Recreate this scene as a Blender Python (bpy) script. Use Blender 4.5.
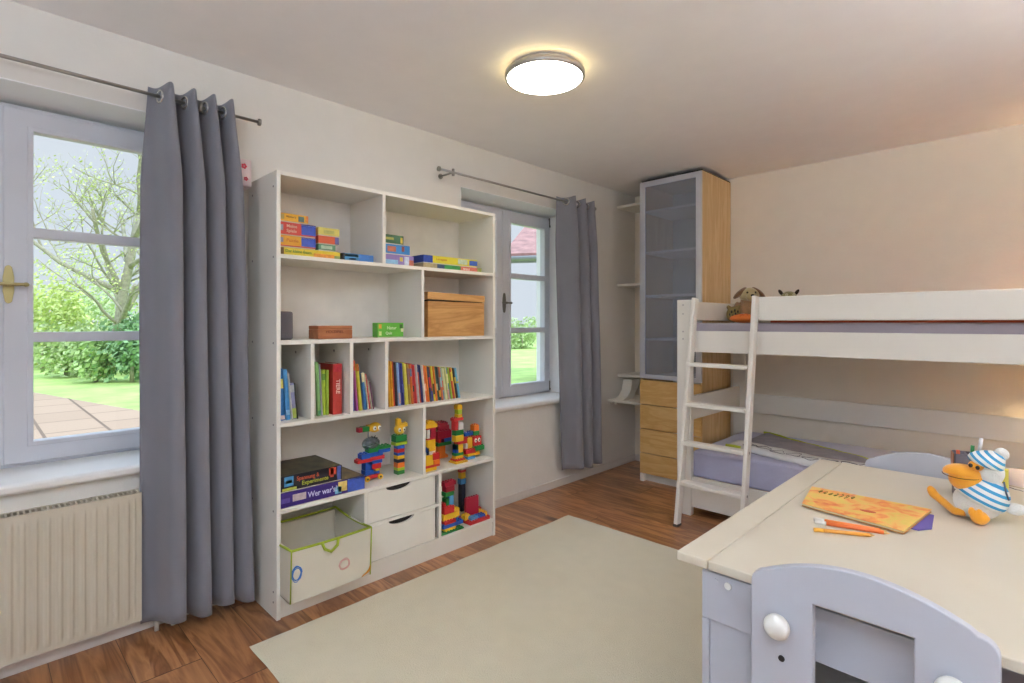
import bpy, bmesh, math, random
from math import sin, cos, pi, radians as R
from mathutils import Vector, Matrix, noise

for o in list(bpy.data.objects): bpy.data.objects.remove(o)
S = bpy.context.scene
COL = S.collection
# ------------------------------------------------------------------ camera
cam_d = bpy.data.cameras.new('camera'); cam = bpy.data.objects.new('camera', cam_d); COL.objects.link(cam)
cam.location = (0, 0, 1.3); cam.rotation_euler = (R(90), 0, R(44.45))
cam_d.sensor_width = 36; cam_d.lens = 532.4 * 36 / 1024; cam_d.shift_y = -18.8 / 1024; cam_d.clip_start = .02; cam_d.clip_end = 200
S.camera = cam
# ------------------------------------------------------------------ view, world, sun
S.view_settings.view_transform = 'Standard'; S.view_settings.look = 'None'
S.view_settings.gamma = 1; S.view_settings.use_curve_mapping = False
S.view_settings.exposure = 0.52
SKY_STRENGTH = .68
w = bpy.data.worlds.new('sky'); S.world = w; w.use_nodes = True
nt = w.node_tree; nt.nodes.clear()
out = nt.nodes.new('ShaderNodeOutputWorld'); bg = nt.nodes.new('ShaderNodeBackground')
tc = nt.nodes.new('ShaderNodeTexCoord'); nz = nt.nodes.new('ShaderNodeTexNoise'); nz.inputs['Scale'].default_value = 3.2; nz.inputs['Detail'].default_value = 5
cr = nt.nodes.new('ShaderNodeValToRGB'); cr.color_ramp.elements[0].position = .42; cr.color_ramp.elements[1].position = .66
cr.color_ramp.elements[0].color = (.74, .80, .91, 1); cr.color_ramp.elements[1].color = (.78, .83, .90, 1)
nt.links.new(tc.outputs['Generated'], nz.inputs['Vector']); nt.links.new(nz.outputs['Fac'], cr.inputs['Fac'])
nt.links.new(cr.outputs['Color'], bg.inputs['Color'])
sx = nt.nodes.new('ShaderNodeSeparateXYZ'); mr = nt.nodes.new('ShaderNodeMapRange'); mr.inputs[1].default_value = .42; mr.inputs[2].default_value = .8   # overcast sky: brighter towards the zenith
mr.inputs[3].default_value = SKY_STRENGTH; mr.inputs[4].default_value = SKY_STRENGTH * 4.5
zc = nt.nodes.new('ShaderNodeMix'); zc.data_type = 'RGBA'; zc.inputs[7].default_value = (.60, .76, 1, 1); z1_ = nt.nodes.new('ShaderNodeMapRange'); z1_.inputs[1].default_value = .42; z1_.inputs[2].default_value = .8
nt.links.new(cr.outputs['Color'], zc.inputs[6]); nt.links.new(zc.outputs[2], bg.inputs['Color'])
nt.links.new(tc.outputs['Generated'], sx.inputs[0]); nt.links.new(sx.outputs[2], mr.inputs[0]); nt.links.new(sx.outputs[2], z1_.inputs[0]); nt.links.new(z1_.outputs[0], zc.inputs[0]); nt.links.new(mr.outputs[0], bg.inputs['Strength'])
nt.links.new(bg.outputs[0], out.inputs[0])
sd = bpy.data.lights.new('sun', 'SUN'); sd.energy = 1.35; sd.angle = R(1.5); sd.color = (1, .95, .86)
sun = bpy.data.objects.new('sun', sd); COL.objects.link(sun); sun.rotation_euler = (R(2), R(40), 0)
S.cycles.max_bounces = 10; S.cycles.diffuse_bounces = 8; S.cycles.transmission_bounces = 6; S.cycles.transparent_max_bounces = 12
S.cycles.sample_clamp_indirect = 0; S.cycles.use_denoising = True

LAMP_DISC = 13.0      # emission of the round ceiling lamp in view
FILL_UP2 = 82.0  # emission of the second unseen lamp, added to lift ceiling and back wall
FILL_UP = 250.0       # emission of the unseen fill lamp added behind the camera

# ------------------------------------------------------------------ materials
def lin(c):
    if isinstance(c, str): c = tuple(int(c[i:i+2], 16) / 255 for i in (0, 2, 4))
    return tuple(v / 12.92 if v <= .04045 else ((v + .055) / 1.055) ** 2.4 for v in c)
_M = {}
def mat(col, rough=.55, metal=0., bump=0., bscale=60., var=.05, vscale=9., emit=0., name=None, sheen=0., coat=0., trans=0., sss=0.):
    key = (col, rough, metal, bump, bscale, var, vscale, emit, sheen, coat, trans, name)
    if key in _M: return _M[key]
    m = bpy.data.materials.new(name or 'paint_' + (col if isinstance(col, str) else 'mix')); m.use_nodes = True
    n = m.node_tree; b = n.nodes['Principled BSDF']; c = lin(col)
    b.inputs['Roughness'].default_value = rough; b.inputs['Metallic'].default_value = metal
    t = n.nodes.new('ShaderNodeTexCoord'); x = n.nodes.new('ShaderNodeTexNoise'); x.inputs['Scale'].default_value = vscale; x.inputs['Detail'].default_value = 3
    n.links.new(t.outputs['Object'], x.inputs['Vector'])
    r = n.nodes.new('ShaderNodeValToRGB'); r.color_ramp.elements[0].position = .3; r.color_ramp.elements[1].position = .7
    r.color_ramp.elements[0].color = (*[v * (1 - var) for v in c], 1); r.color_ramp.elements[1].color = (*[min(1, v * (1 + var)) for v in c], 1)
    n.links.new(x.outputs['Fac'], r.inputs['Fac']); n.links.new(r.outputs['Color'], b.inputs['Base Color'])
    if bump:
        y = n.nodes.new('ShaderNodeTexNoise'); y.inputs['Scale'].default_value = bscale; y.inputs['Detail'].default_value = 4
        n.links.new(t.outputs['Object'], y.inputs['Vector'])
        u = n.nodes.new('ShaderNodeBump'); u.inputs['Strength'].default_value = bump; u.inputs['Distance'].default_value = .01
        n.links.new(y.outputs['Fac'], u.inputs['Height']); n.links.new(u.outputs[0], b.inputs['Normal'])
    if emit: b.inputs['Emission Color'].default_value = (*c, 1); b.inputs['Emission Strength'].default_value = emit
    if sheen: b.inputs['Sheen Weight'].default_value = sheen
    if coat: b.inputs['Coat Weight'].default_value = coat
    if trans: b.inputs['Transmission Weight'].default_value = trans
    _M[key] = m; return m

def wood(name, light, dark, scale=(1, 14, 14), rough=.45, knots=False, detail=5, plank=None, bump=.05, gloss=0., axis_rot=0):
    """grain stretched along the axis with the small scale; plank = (axis, width) shifts grain and tone from board to board"""
    m = bpy.data.materials.new(name); m.use_nodes = True; n = m.node_tree; b = n.nodes['Principled BSDF']; L = n.links.new
    t = n.nodes.new('ShaderNodeTexCoord'); mp = n.nodes.new('ShaderNodeMapping'); mp.inputs['Scale'].default_value = scale
    vec = t.outputs['Object']
    if plank:
        ax, pw, ln = plank
        sp = n.nodes.new('ShaderNodeSeparateXYZ'); L(vec, sp.inputs[0])
        other = 0 if ax == 1 else 1
        d = n.nodes.new('ShaderNodeMath'); d.operation = 'DIVIDE'; d.inputs[1].default_value = pw; L(sp.outputs[ax], d.inputs[0])
        fl = n.nodes.new('ShaderNodeMath'); fl.operation = 'FLOOR'; L(d.outputs[0], fl.inputs[0])
        wn = n.nodes.new('ShaderNodeTexWhiteNoise'); wn.noise_dimensions = '1D'; L(fl.outputs[0], wn.inputs['W'])
        # butt joints
        o1 = n.nodes.new('ShaderNodeMath'); o1.operation = 'MULTIPLY_ADD'; o1.inputs[1].default_value = ln; L(wn.outputs['Value'], o1.inputs[0]); L(sp.outputs[other], o1.inputs[2])
        o2 = n.nodes.new('ShaderNodeMath'); o2.operation = 'DIVIDE'; o2.inputs[1].default_value = ln; L(o1.outputs[0], o2.inputs[0])
        f2 = n.nodes.new('ShaderNodeMath'); f2.operation = 'FLOOR'; L(o2.outputs[0], f2.inputs[0])
        cb = n.nodes.new('ShaderNodeCombineXYZ'); L(fl.outputs[0], cb.inputs[0]); L(f2.outputs[0], cb.inputs[1])
        wn2 = n.nodes.new('ShaderNodeTexWhiteNoise'); wn2.noise_dimensions = '3D'; L(cb.outputs[0], wn2.inputs['Vector'])
        sc = n.nodes.new('ShaderNodeVectorMath'); sc.operation = 'SCALE'; sc.inputs['Scale'].default_value = 13; L(wn2.outputs['Color'], sc.inputs[0])
        ad = n.nodes.new('ShaderNodeVectorMath'); ad.operation = 'ADD'; L(vec, ad.inputs[0]); L(sc.outputs[0], ad.inputs[1]); vec = ad.outputs[0]
    L(vec, mp.inputs['Vector'])
    nz = n.nodes.new('ShaderNodeTexNoise'); nz.inputs['Scale'].default_value = 1.6; nz.inputs['Detail'].default_value = detail; nz.inputs['Distortion'].default_value = 1.3; L(mp.outputs[0], nz.inputs['Vector'])
    wv = n.nodes.new('ShaderNodeMath'); wv.operation = 'MULTIPLY'; wv.inputs[1].default_value = 9; L(nz.outputs['Fac'], wv.inputs[0])
    fr = n.nodes.new('ShaderNodeMath'); fr.operation = 'PINGPONG'; fr.inputs[1].default_value = 1; L(wv.outputs[0], fr.inputs[0])
    mx = n.nodes.new('ShaderNodeMath'); mx.operation = 'MULTIPLY_ADD'; mx.inputs[1].default_value = .45; L(fr.outputs[0], mx.inputs[0]); 
    h = n.nodes.new('ShaderNodeMath'); h.operation = 'MULTIPLY'; h.inputs[1].default_value = .55; L(nz.outputs['Fac'], h.inputs[0]); L(h.outputs[0], mx.inputs[2])
    r = n.nodes.new('ShaderNodeValToRGB'); r.color_ramp.elements[0].position = .2; r.color_ramp.elements[1].position = .85
    r.color_ramp.elements[0].color = (*lin(dark), 1); r.color_ramp.elements[1].color = (*lin(light), 1); L(mx.outputs[0], r.inputs['Fac'])
    colr = r.outputs['Color']
    if knots:
        vo = n.nodes.new('ShaderNodeTexVoronoi'); vo.inputs['Scale'].default_value = 1.0
        m2 = n.nodes.new('ShaderNodeMapping'); m2.inputs['Scale'].default_value = (1.9, 4.2, 4.2) if (plank and plank[0] == 1) else (4, 4, 4); L(vec, m2.inputs['Vector']); L(m2.outputs[0], vo.inputs['Vector'])
        kr = n.nodes.new('ShaderNodeValToRGB'); kr.color_ramp.elements[0].position = .06; kr.color_ramp.elements[1].position = .2
        kr.color_ramp.elements[0].color = (1, 1, 1, 1); kr.color_ramp.elements[1].color = (0, 0, 0, 1); L(vo.outputs['Distance'], kr.inputs['Fac'])
        mk = n.nodes.new('ShaderNodeMix'); mk.data_type = 'RGBA'; mk.inputs[7].default_value = (*[v * .4 for v in lin(dark)], 1)
        L(kr.outputs['Color'], mk.inputs[0]); L(colr, mk.inputs[6]); colr = mk.outputs[2]
    if plank:
        # board to board tone + dark joint
        hs = n.nodes.new('ShaderNodeHueSaturation'); ml = n.nodes.new('ShaderNodeMapRange'); ml.inputs[3].default_value = .78; ml.inputs[4].default_value = 1.15
        L(wn2.outputs['Value'], ml.inputs[0]); L(ml.outputs[0], hs.inputs['Value']); L(colr, hs.inputs['Color']); colr = hs.outputs['Color']
        def gap(src, wdt):
            f = n.nodes.new('ShaderNodeMath'); f.operation = 'FRACT'; L(src, f.inputs[0])
            p = n.nodes.new('ShaderNodeMath'); p.operation = 'PINGPONG'; p.inputs[1].default_value = .5; L(f.outputs[0], p.inputs[0])
            c = n.nodes.new('ShaderNodeMath'); c.operation = 'LESS_THAN'; c.inputs[1].default_value = wdt; L(p.outputs[0], c.inputs[0]); return c.outputs[0]
        g1 = gap(d.outputs[0], .005); g2 = gap(o2.outputs[0], .0008)
        gm = n.nodes.new('ShaderNodeMath'); gm.operation = 'MAXIMUM'; L(g1, gm.inputs[0]); L(g2, gm.inputs[1])
        gx = n.nodes.new('ShaderNodeMix'); gx.data_type = 'RGBA'; gx.inputs[7].default_value = (*[v * .22 for v in lin(dark)], 1)
        L(gm.outputs[0], gx.inputs[0]); L(colr, gx.inputs[6]); colr = gx.outputs[2]
    L(colr, b.inputs['Base Color']); b.inputs['Roughness'].default_value = rough
    bp = n.nodes.new('ShaderNodeBump'); bp.inputs['Strength'].default_value = bump; bp.inputs['Distance'].default_value = .01; L(mx.outputs[0], bp.inputs['Height']); L(bp.outputs[0], b.inputs['Normal'])
    if gloss: b.inputs['Coat Weight'].default_value = gloss; b.inputs['Coat Roughness'].default_value = .25
    return m

M_wall = mat('dad7d1', .9, bump=.12, bscale=45, var=.015, name='wall_plaster')
M_wallback = mat('e8dfd0', .9, bump=.12, bscale=45, var=.015, name='wall_plaster_warm')
M_ceil = mat('efecea', .95, bump=.06, bscale=40, var=.012, name='ceiling_paint')
M_white = mat('e2dfd8', .38, var=.01, name='white_lacquer')
M_furn = mat('e1ded5', .45, var=.012, name='white_melamine')
M_frame = mat('c3c5cd', .4, var=.01, name='window_white_paint')
M_table = mat('d0c8b6', .35, var=.012, name='table_cream_white')
M_tframe = mat('b7b9c2', .4, var=.012, name='table_frame_white')
M_chrome = mat('9a9690', .3, metal=.9, var=.03, name='brushed_steel')
M_brass = mat('a69a6c', .35, metal=.8, var=.06, name='brass')
M_dark = mat('15120f', .7, name='dark_gap')
M_rad = mat('c2baa8', .45, var=.01, name='radiator_enamel')
M_sill = mat('e0dedb', .4, bump=.05, bscale=20, var=.02, name='sill_paint')
M_curtain = mat('7c7c85', .82, bump=.3, bscale=700, var=.04, vscale=3, sheen=.25, name='grey_curtain_cloth')
M_rug = mat('d2c8ac', .97, bump=.5, bscale=260, var=.02, vscale=14, sheen=.3, name='cream_rug_pile')
M_birch = wood('birch_veneer', 'e2c596', 'cda871', (9, 9, .8), .4, bump=.02)
M_birchf = wood('birch_drawer_front', 'e3bf80', 'd2a45e', (1.2, 6, 9), .4, bump=.02)
M_pine = wood('pine_box_wood', 'd4a468', 'b07e46', (6, 1.2, 9), .5, knots=True, bump=.03)
M_floor = wood('old_pine_floor', 'c88f5e', '84502e', (.8, 7, 7), .3, knots=True, plank=(1, .21, 2.6), bump=.1, gloss=.35)
M_lav = mat('aaacc8', .85, bump=.3, bscale=35, var=.04, sheen=.3, name='lavender_sheet')
M_mattop = mat('9f98a4', .85, bump=.3, bscale=30, var=.03, sheen=.2, name='mattress_cover')

# ------------------------------------------------------------------ mesh builder
class MB:
    def __init__(s): s.bm = bmesh.new(); s.mats = []
    def mi(s, m):
        if m not in s.mats: s.mats.append(m)
        return s.mats.index(m)
    def _fin(s, verts, m, smooth=False):
        fs = {f for v in verts for f in v.link_faces}; i = s.mi(m)
        for f in fs: f.material_index = i; f.smooth = smooth
    def box(s, x0, x1, y0, y1, z0, z1, m, mtx=None):
        r = bmesh.ops.create_cube(s.bm, size=1)['verts']
        for v in r: v.co = Vector((x0 + (v.co.x + .5) * (x1 - x0), y0 + (v.co.y + .5) * (y1 - y0), z0 + (v.co.z + .5) * (z1 - z0)))
        if mtx: 
            for v in r: v.co = mtx @ v.co
        s._fin(r, m); return s
    def cyl(s, a, b, r, m, seg=20, r2=None, smooth=True):
        a, b = Vector(a), Vector(b); d = b - a
        q = bmesh.ops.create_cone(s.bm, cap_ends=True, segments=seg, radius1=r, radius2=r if r2 is None else r2, depth=d.length)['verts']
        M = Matrix.Translation((a + b) / 2) @ d.to_track_quat('Z', 'Y').to_matrix().to_4x4()
        for v in q: v.co = M @ v.co
        i = s.mi(m)
        for f in {f for v in q for f in v.link_faces}: f.material_index = i; f.smooth = smooth and len(f.verts) == 4
        return s
    def ell(s, c, r, m, rot=None, seg=20, rings=12):
        q = bmesh.ops.create_uvsphere(s.bm, u_segments=seg, v_segments=rings, radius=1)['verts']
        M = Matrix.Translation(c) @ (rot.to_4x4() if rot else Matrix.Identity(4)) @ Matrix.Diagonal((*r, 1))
        for v in q: v.co = M @ v.co
        s._fin(q, m, True); return s
    def tube(s, pts, rad, m, seg=10, close=False):
        pts = [Vector(p) for p in pts]; n = len(pts); rs = rad if isinstance(rad, (list, tuple)) else [rad] * n
        rings = []; i = s.mi(m); prev = None
        for k, p in enumerate(pts):
            if close: t = pts[(k + 1) % n] - pts[k - 1]
            else: t = pts[min(k + 1, n - 1)] - pts[max(k - 1, 0)]
            t.normalize()
            if prev is None:
                u = t.orthogonal().normalized()
            else: u = (prev - t * prev.dot(t)).normalized()
            prev = u; v = t.cross(u)
            rings.append([s.bm.verts.new(p + (u * cos(2 * pi * j / seg) + v * sin(2 * pi * j / seg)) * rs[k]) for j in range(seg)])
        for k in range(n if close else n - 1):
            a, b = rings[k], rings[(k + 1) % n]
            for j in range(seg):
                f = s.bm.faces.new((a[j], a[(j + 1) % seg], b[(j + 1) % seg], b[j])); f.material_index = i; f.smooth = True
        if not close:
            for rg, fl in ((rings[0], True), (rings[-1], False)):
                f = s.bm.faces.new(rg[::-1] if fl else rg); f.material_index = i
        return s
    def prism(s, poly, axis, a, b, m):
        """poly: 2-D points in the two other axes (in x,y,z order); extruded on axis from a to b"""
        def P(u, v, t): return {0: (t, u, v), 1: (u, t, v), 2: (u, v, t)}[axis]
        A = [s.bm.verts.new(P(u, v, a)) for u, v in poly]; B = [s.bm.verts.new(P(u, v, b)) for u, v in poly]; i = s.mi(m); n = len(poly)
        fs = [s.bm.faces.new(A), s.bm.faces.new(B[::-1])]
        for k in range(n): fs.append(s.bm.faces.new((A[k], B[k], B[(k + 1) % n], A[(k + 1) % n])))
        for f in fs: f.material_index = i
        bmesh.ops.recalc_face_normals(s.bm, faces=fs); return s
    def lathe(s, prof, m, c=(0, 0, 0), seg=36, mats=None):
        """prof: (radius, z) pairs"""
        c = Vector(c); rings = []
        for r, z in prof: rings.append([s.bm.verts.new(c + Vector((r * cos(2 * pi * j / seg), r * sin(2 * pi * j / seg), z))) for j in range(seg)])
        for k in range(len(prof) - 1):
            i = s.mi(mats[k] if mats else m)
            for j in range(seg):
                f = s.bm.faces.new((rings[k][j], rings[k][(j + 1) % seg], rings[k + 1][(j + 1) % seg], rings[k + 1][j])); f.material_index = i; f.smooth = True
        return s
    def build(s, name, parent=None, bevel=0, seg=2, solid=0, sub=0, remesh=0, smooth=False, loc=None, angle=35):
        bmesh.ops.remove_doubles(s.bm, verts=s.bm.verts, dist=1e-6) if remesh else None
        me = bpy.data.meshes.new(name); s.bm.to_mesh(me); s.bm.free()
        for m in s.mats: me.materials.append(m)
        o = bpy.data.objects.new(name, me); COL.objects.link(o)
        if parent: o.parent = parent
        if loc: o.location = loc
        if smooth:
            for p in me.polygons: p.use_smooth = True
        if remesh:
            q = o.modifiers.new('r', 'REMESH'); q.mode = 'VOXEL'; q.voxel_size = remesh; q.use_smooth_shade = True
            q = o.modifiers.new('s', 'SMOOTH'); q.factor = .5; q.iterations = 6
        if solid: q = o.modifiers.new('t', 'SOLIDIFY'); q.thickness = solid; q.offset = 0
        if bevel: q = o.modifiers.new('b', 'BEVEL'); q.width = bevel; q.segments = seg; q.limit_method = 'ANGLE'; q.angle_limit = R(angle)
        if sub: q = o.modifiers.new('u', 'SUBSURF'); q.levels = sub; q.render_levels = sub
        return o
def tag(o, label=None, cat=None, group=None, kind=None):
    if label: o['label'] = label
    if cat: o['category'] = cat
    if group: o['group'] = group
    if kind: o['kind'] = kind
    return o
def thing(name, label, cat, loc=(0, 0, 0), rz=0, group=None):
    o = bpy.data.objects.new(name, None); COL.objects.link(o); o.empty_display_size = .05
    o.location = loc; o.rotation_euler = (0, 0, rz); return tag(o, label, cat, group)
def one(name, label, cat, bm, group=None, **k): return tag(bm.build(name, **k), label, cat, group)
def struct(name, bm, **k): return tag(bm.build(name, **k), kind='structure')
def copy_tree(o, parent=None):
    c = o.copy(); COL.objects.link(c); c.parent = parent
    for ch in [x for x in bpy.data.objects if x.parent == o]: copy_tree(ch, c)
    return c
def plate(name, outer, holes, th, m, parent, mtx, bevel=.002):
    """flat board with holes: 2-D outline (u,v), thickness th, placed by mtx (local z = thickness)"""
    cu = bpy.data.curves.new('tmp', 'CURVE'); cu.dimensions = '2D'; cu.fill_mode = 'BOTH'; cu.extrude = th / 2 - bevel; cu.bevel_depth = bevel; cu.bevel_resolution = 2; cu.offset = -bevel
    for pl in [outer] + holes:
        sp = cu.splines.new('POLY'); sp.points.add(len(pl) - 1); sp.use_cyclic_u = True
        for p, q in zip(sp.points, pl): p.co = (q[0], q[1], 0, 1)
    ob = bpy.data.objects.new('tmp', cu); me = bpy.data.meshes.new_from_object(ob); bpy.data.objects.remove(ob); bpy.data.curves.remove(cu)
    me.name = name; me.materials.clear(); me.materials.append(m)
    for p in me.polygons: p.use_smooth = False; p.material_index = 0
    me.transform(mtx); o = bpy.data.objects.new(name, me); COL.objects.link(o); o.parent = parent; return o
def text(name, body, size, m, parent, origin, right, up, ext=.0006, align='LEFT', sx=1., shear=0.):
    cu = bpy.data.curves.new('tmp', 'FONT'); cu.body = body; cu.size = size; cu.extrude = ext; cu.align_x = align; cu.align_y = 'CENTER'; cu.resolution_u = 3; cu.shear = shear; cu.offset = size * .012
    ob = bpy.data.objects.new('tmp', cu); me = bpy.data.meshes.new_from_object(ob); bpy.data.objects.remove(ob); bpy.data.curves.remove(cu)
    me.name = name; me.materials.clear(); me.materials.append(m)
    r = Vector(right).normalized(); u = Vector(up).normalized(); nn = r.cross(u)
    M = Matrix.Translation(origin) @ Matrix((r, u, nn)).transposed().to_4x4() @ Matrix.Diagonal((sx, 1, 1, 1))
    me.transform(M); o = bpy.data.objects.new(name, me); COL.objects.link(o); o.parent = parent; return o
YZ = lambda x: Matrix(((0, 0, 1, x), (1, 0, 0, 0), (0, 1, 0, 0), (0, 0, 0, 1)))     # (u,v)->(y,z) at x
XZ = lambda y: Matrix(((1, 0, 0, 0), (0, 0, -1, y), (0, 1, 0, 0), (0, 0, 0, 1)))    # (u,v)->(x,z) at y
rect = lambda a, b, c, d: [(a, c), (b, c), (b, d), (a, d)]

# ------------------------------------------------------------------ the room
WX, BY, CZ, RX, NY = -2.70, 4.415, 2.49, 1.45, -1.25
OX = -3.03                                           # outer face of the window wall
W1 = (-.46, .67); W2 = (2.27, 3.39)                 # window openings along y
ZS, ZT = .70, 2.20
b = MB()
for y0, y1 in ((NY - .2, W1[0]), (W1[1], W2[0]), (W2[1], BY + .2)): b.box(OX, WX, y0, y1, -.1, CZ + .1, M_wall)
for a in (W1, W2):
    b.box(OX, WX, a[0], a[1], -.1, ZS, M_wall)
    b.prism([(OX, ZT - .03), (WX, ZT), (WX, CZ + .1), (OX, CZ + .1)], 1, a[0], a[1], M_wall)
struct('wall_left', b)
struct('wall_back', MB().box(WX, RX + .2, BY, BY + .2, -.1, CZ + .1, M_wallback))
struct('wall_right', MB().box(RX, RX + .2, NY - .2, BY, -.1, CZ + .1, M_wallback))
W3 = (-1.9, 1.2, .35, 2.25)                           # wide window behind the viewer
b = MB()
for q in ((WX, W3[0], -.1, CZ + .1), (W3[1], RX, -.1, CZ + .1), (W3[0], W3[1], -.1, W3[2]), (W3[0], W3[1], W3[3], CZ + .1)): b.box(q[0], q[1], NY - .2, NY, q[2], q[3], M_wall)
struct('wall_front', b)
struct('floor', MB().box(WX, RX, NY, BY, -.1, 0, M_floor))
struct('ceiling', MB().box(OX, RX + .2, NY - .2, BY + .2, CZ, CZ + .12, M_ceil))
M_bb = mat('d3cdc8', .5, var=.01, name='baseboard_paint')
struct('baseboard_left', MB().box(WX, WX + .012, NY, BY, .0, .06, M_bb), bevel=.003)
struct('baseboard_back', MB().box(WX + .012, RX, BY - .012, BY, .0, .06, M_bb), bevel=.003)

M_lining = mat('f0f0f0', .8, var=.01, name='reveal_paint_daylit')  # white reveal paint, made lighter to put daylight into its colour
for k, a in ((3, W1), (4, W2)):
    struct('trim_%d' % k, MB().prism([(OX + .001, ZT - .034), (WX - .001, ZT - .004), (WX - .001, ZT), (OX + .001, ZT - .03)], 1, a[0], a[1], M_lining).box(OX + .001, WX - .001, a[0], a[0] + .004, ZS + .03, ZT - .03, M_lining).box(OX + .001, WX - .001, a[1] - .004, a[1], ZS + .03, ZT - .03, M_lining))
def glass_mat():
    m = bpy.data.materials.new('window_glass'); m.use_nodes = True; n = m.node_tree; n.nodes.clear(); L = n.links.new
    o = n.nodes.new('ShaderNodeOutputMaterial'); mx = n.nodes.new('ShaderNodeMixShader'); tr = n.nodes.new('ShaderNodeBsdfTransparent'); g = n.nodes.new('ShaderNodeBsdfGlossy')
    g.inputs['Roughness'].default_value = .02; tr.inputs['Color'].default_value = (.97, .985, .98, 1)
    fz = n.nodes.new('ShaderNodeFresnel'); fz.inputs['IOR'].default_value = 1.35; ge = n.nodes.new('ShaderNodeNewGeometry'); iv = n.nodes.new('ShaderNodeMath'); iv.operation = 'SUBTRACT'; iv.inputs[0].default_value = 1; L(ge.outputs['Backfacing'], iv.inputs[1]); mu = n.nodes.new('ShaderNodeMath'); mu.operation = 'MULTIPLY'; L(iv.outputs[0], mu.inputs[0]); L(fz.outputs[0], mu.inputs[1]); L(mu.outputs[0], mx.inputs[0]); L(tr.outputs[0], mx.inputs[1]); L(g.outputs[0], mx.inputs[2]); L(mx.outputs[0], o.inputs[0]); return m
M_glass = glass_mat()
def window(num, yc, half, metal, hinge_low):
    X0 = -2.90                                        # sash plane
    y0, y1 = yc - half, yc + half; z0, z1 = ZS + .02, 2.165
    fr = tag(plate('window_%d' % num, rect(y0, y1, z0, z1), [rect(y0 + .035, y1 - .035, z0 + .035, z1 - .03)], .07, M_frame, None, YZ(X0 - .02)), kind='structure')
    for k, (a, c) in enumerate(((y0 + .03, yc + .012), (yc - .012, y1 - .03))):
        ga, gc = (a + .063, c - .087) if k == 0 else (a + .087, c - .063)
        gz = [(z0 + .105, 1.222), (1.262, 1.640), (1.680, z1 - .10)]
        x = X0 + (.012 if k else .005)
        s = plate('sash', rect(a, c, z0 + .022, z1 - .018), [rect(ga, gc, p, q) for p, q in gz], .048, M_frame, fr, YZ(x), bevel=.004)
        # raised inner moulding round the glass
        plate('sash_moulding', rect(ga - .018, gc + .018, gz[0][0] - .018, gz[2][1] + .018), [rect(ga, gc, p, q) for p, q in gz], .008, M_frame, s, YZ(x + .026), bevel=.003)
        g = MB()
        for p, q in gz: g.box(x - .004, x, ga - .004, gc + .004, p - .004, q + .004, M_glass)
        g.build('glass_pane', s)
        if k:
            h = MB(); hy = yc + .002; hz = 1.45; hm = M_brass if metal else mat('6d6a66', .4, metal=.7, name='grey_handle_metal')
            pts = []
            for i in range(24):
                t = 2 * pi * i / 24; pts.append((hy + .0165 * max(-1, min(1, 1.25 * cos(t))), hz + .058 * sin(t) + .017 * (1 if sin(t) > 0 else -1) * (abs(cos(t)) < .6)))
            h.prism(pts, 0, x + .024, x + .031, hm)
            h.cyl((x + .03, hy, hz), (x + .06, hy, hz), .009, hm); h.cyl((x + .055, hy - .045, hz), (x + .055, hy + .05, hz), .0065, hm)
            h.ell((x + .055, hy + .05, hz), (.009, .01, .009), hm, seg=12, rings=8)
            h.build('handle', s, bevel=.001)
    if hinge_low:
        for hz in (z0 + .07, z1 - .03):
            MB().cyl((X0 + .03, y1 - .022, hz - .03), (X0 + .03, y1 - .022, hz + .03), .007, mat('6d6a66', .4, metal=.7, name='grey_handle_metal')).cyl((X0 + .03, y1 - .022, hz - .045), (X0 + .03, y1 - .022, hz - .03), .011, mat('4f4c49', .5, name='hinge_cap')).build('hinge', fr)
    return fr
window(1, .105, .565, True, False)
window(2, 2.83, .56, False, True)
b3 = [W3[0] + (W3[1] - W3[0]) * i / 3 for i in range(4)]
w3 = tag(plate('window_3', rect(W3[0], W3[1], W3[2], W3[3]), [rect(b3[i] + .07, b3[i + 1] - .07, W3[2] + .08, W3[3] - .08) for i in range(3)], .06, M_frame, None, XZ(NY - .15)), kind='structure')
g = MB()
for i in range(3): g.box(b3[i] + .066, b3[i + 1] - .066, NY - .152, NY - .148, W3[2] + .076, W3[3] - .076, M_glass)
g.build('glass_pane', w3)
# window sills, inner
for k, a in ((1, W1), (2, W2)):
    s = struct('trim_%d' % k, MB().prism([(OX + .1, ZS - .03), (WX + .035, ZS - .03), (WX + .045, ZS - .02), (WX + .045, ZS), (WX + .035, ZS + .008), (-2.87, ZS + .028), (OX + .1, ZS + .028)], 1, a[0] - (.0 if k == 1 else 0), a[1] + .03, M_sill), bevel=.004)

# ------------------------------------------------------------------ lamp
def ceiling_lamp(loc, label, strength):
    t = thing('ceiling_lamp', label, 'ceiling lamp', loc)
    met = mat('b5aea6', .35, metal=.6, name='lamp_ring_metal'); em = mat('fff6ea', .6, emit=strength, var=.0, name='lamp_diffuser_%d' % strength)
    MB().lathe([(0, 0), (.15, 0), (.155, -.003), (.155, -.009), (.145, -.012), (0, -.012)], met).build('ceiling_plate', t)
    MB().lathe([(.125, -.012), (.125, -.024)], mat('ffe9a8', .6, emit=strength * 4.2, var=.0, name='lamp_glow_%d' % strength), seg=48).build('glow_ring', t)
    MB().lathe([(.12, -.024), (.182, -.024), (.187, -.027), (.187, -.046), (.184, -.049), (.176, -.050), (.176, -.030), (.12, -.030)], met, seg=64).build('metal_ring', t)
    MB().lathe([(.176, -.044), (.174, -.050), (.15, -.0525), (.1, -.0545), (.05, -.0555), (.0005, -.056)], em, seg=64).build('diffuser', t)
    return t
ceiling_lamp((-1.635, 1.885, CZ), 'round flush ceiling lamp with metal ring and glowing white diffuser', LAMP_DISC)
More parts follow.
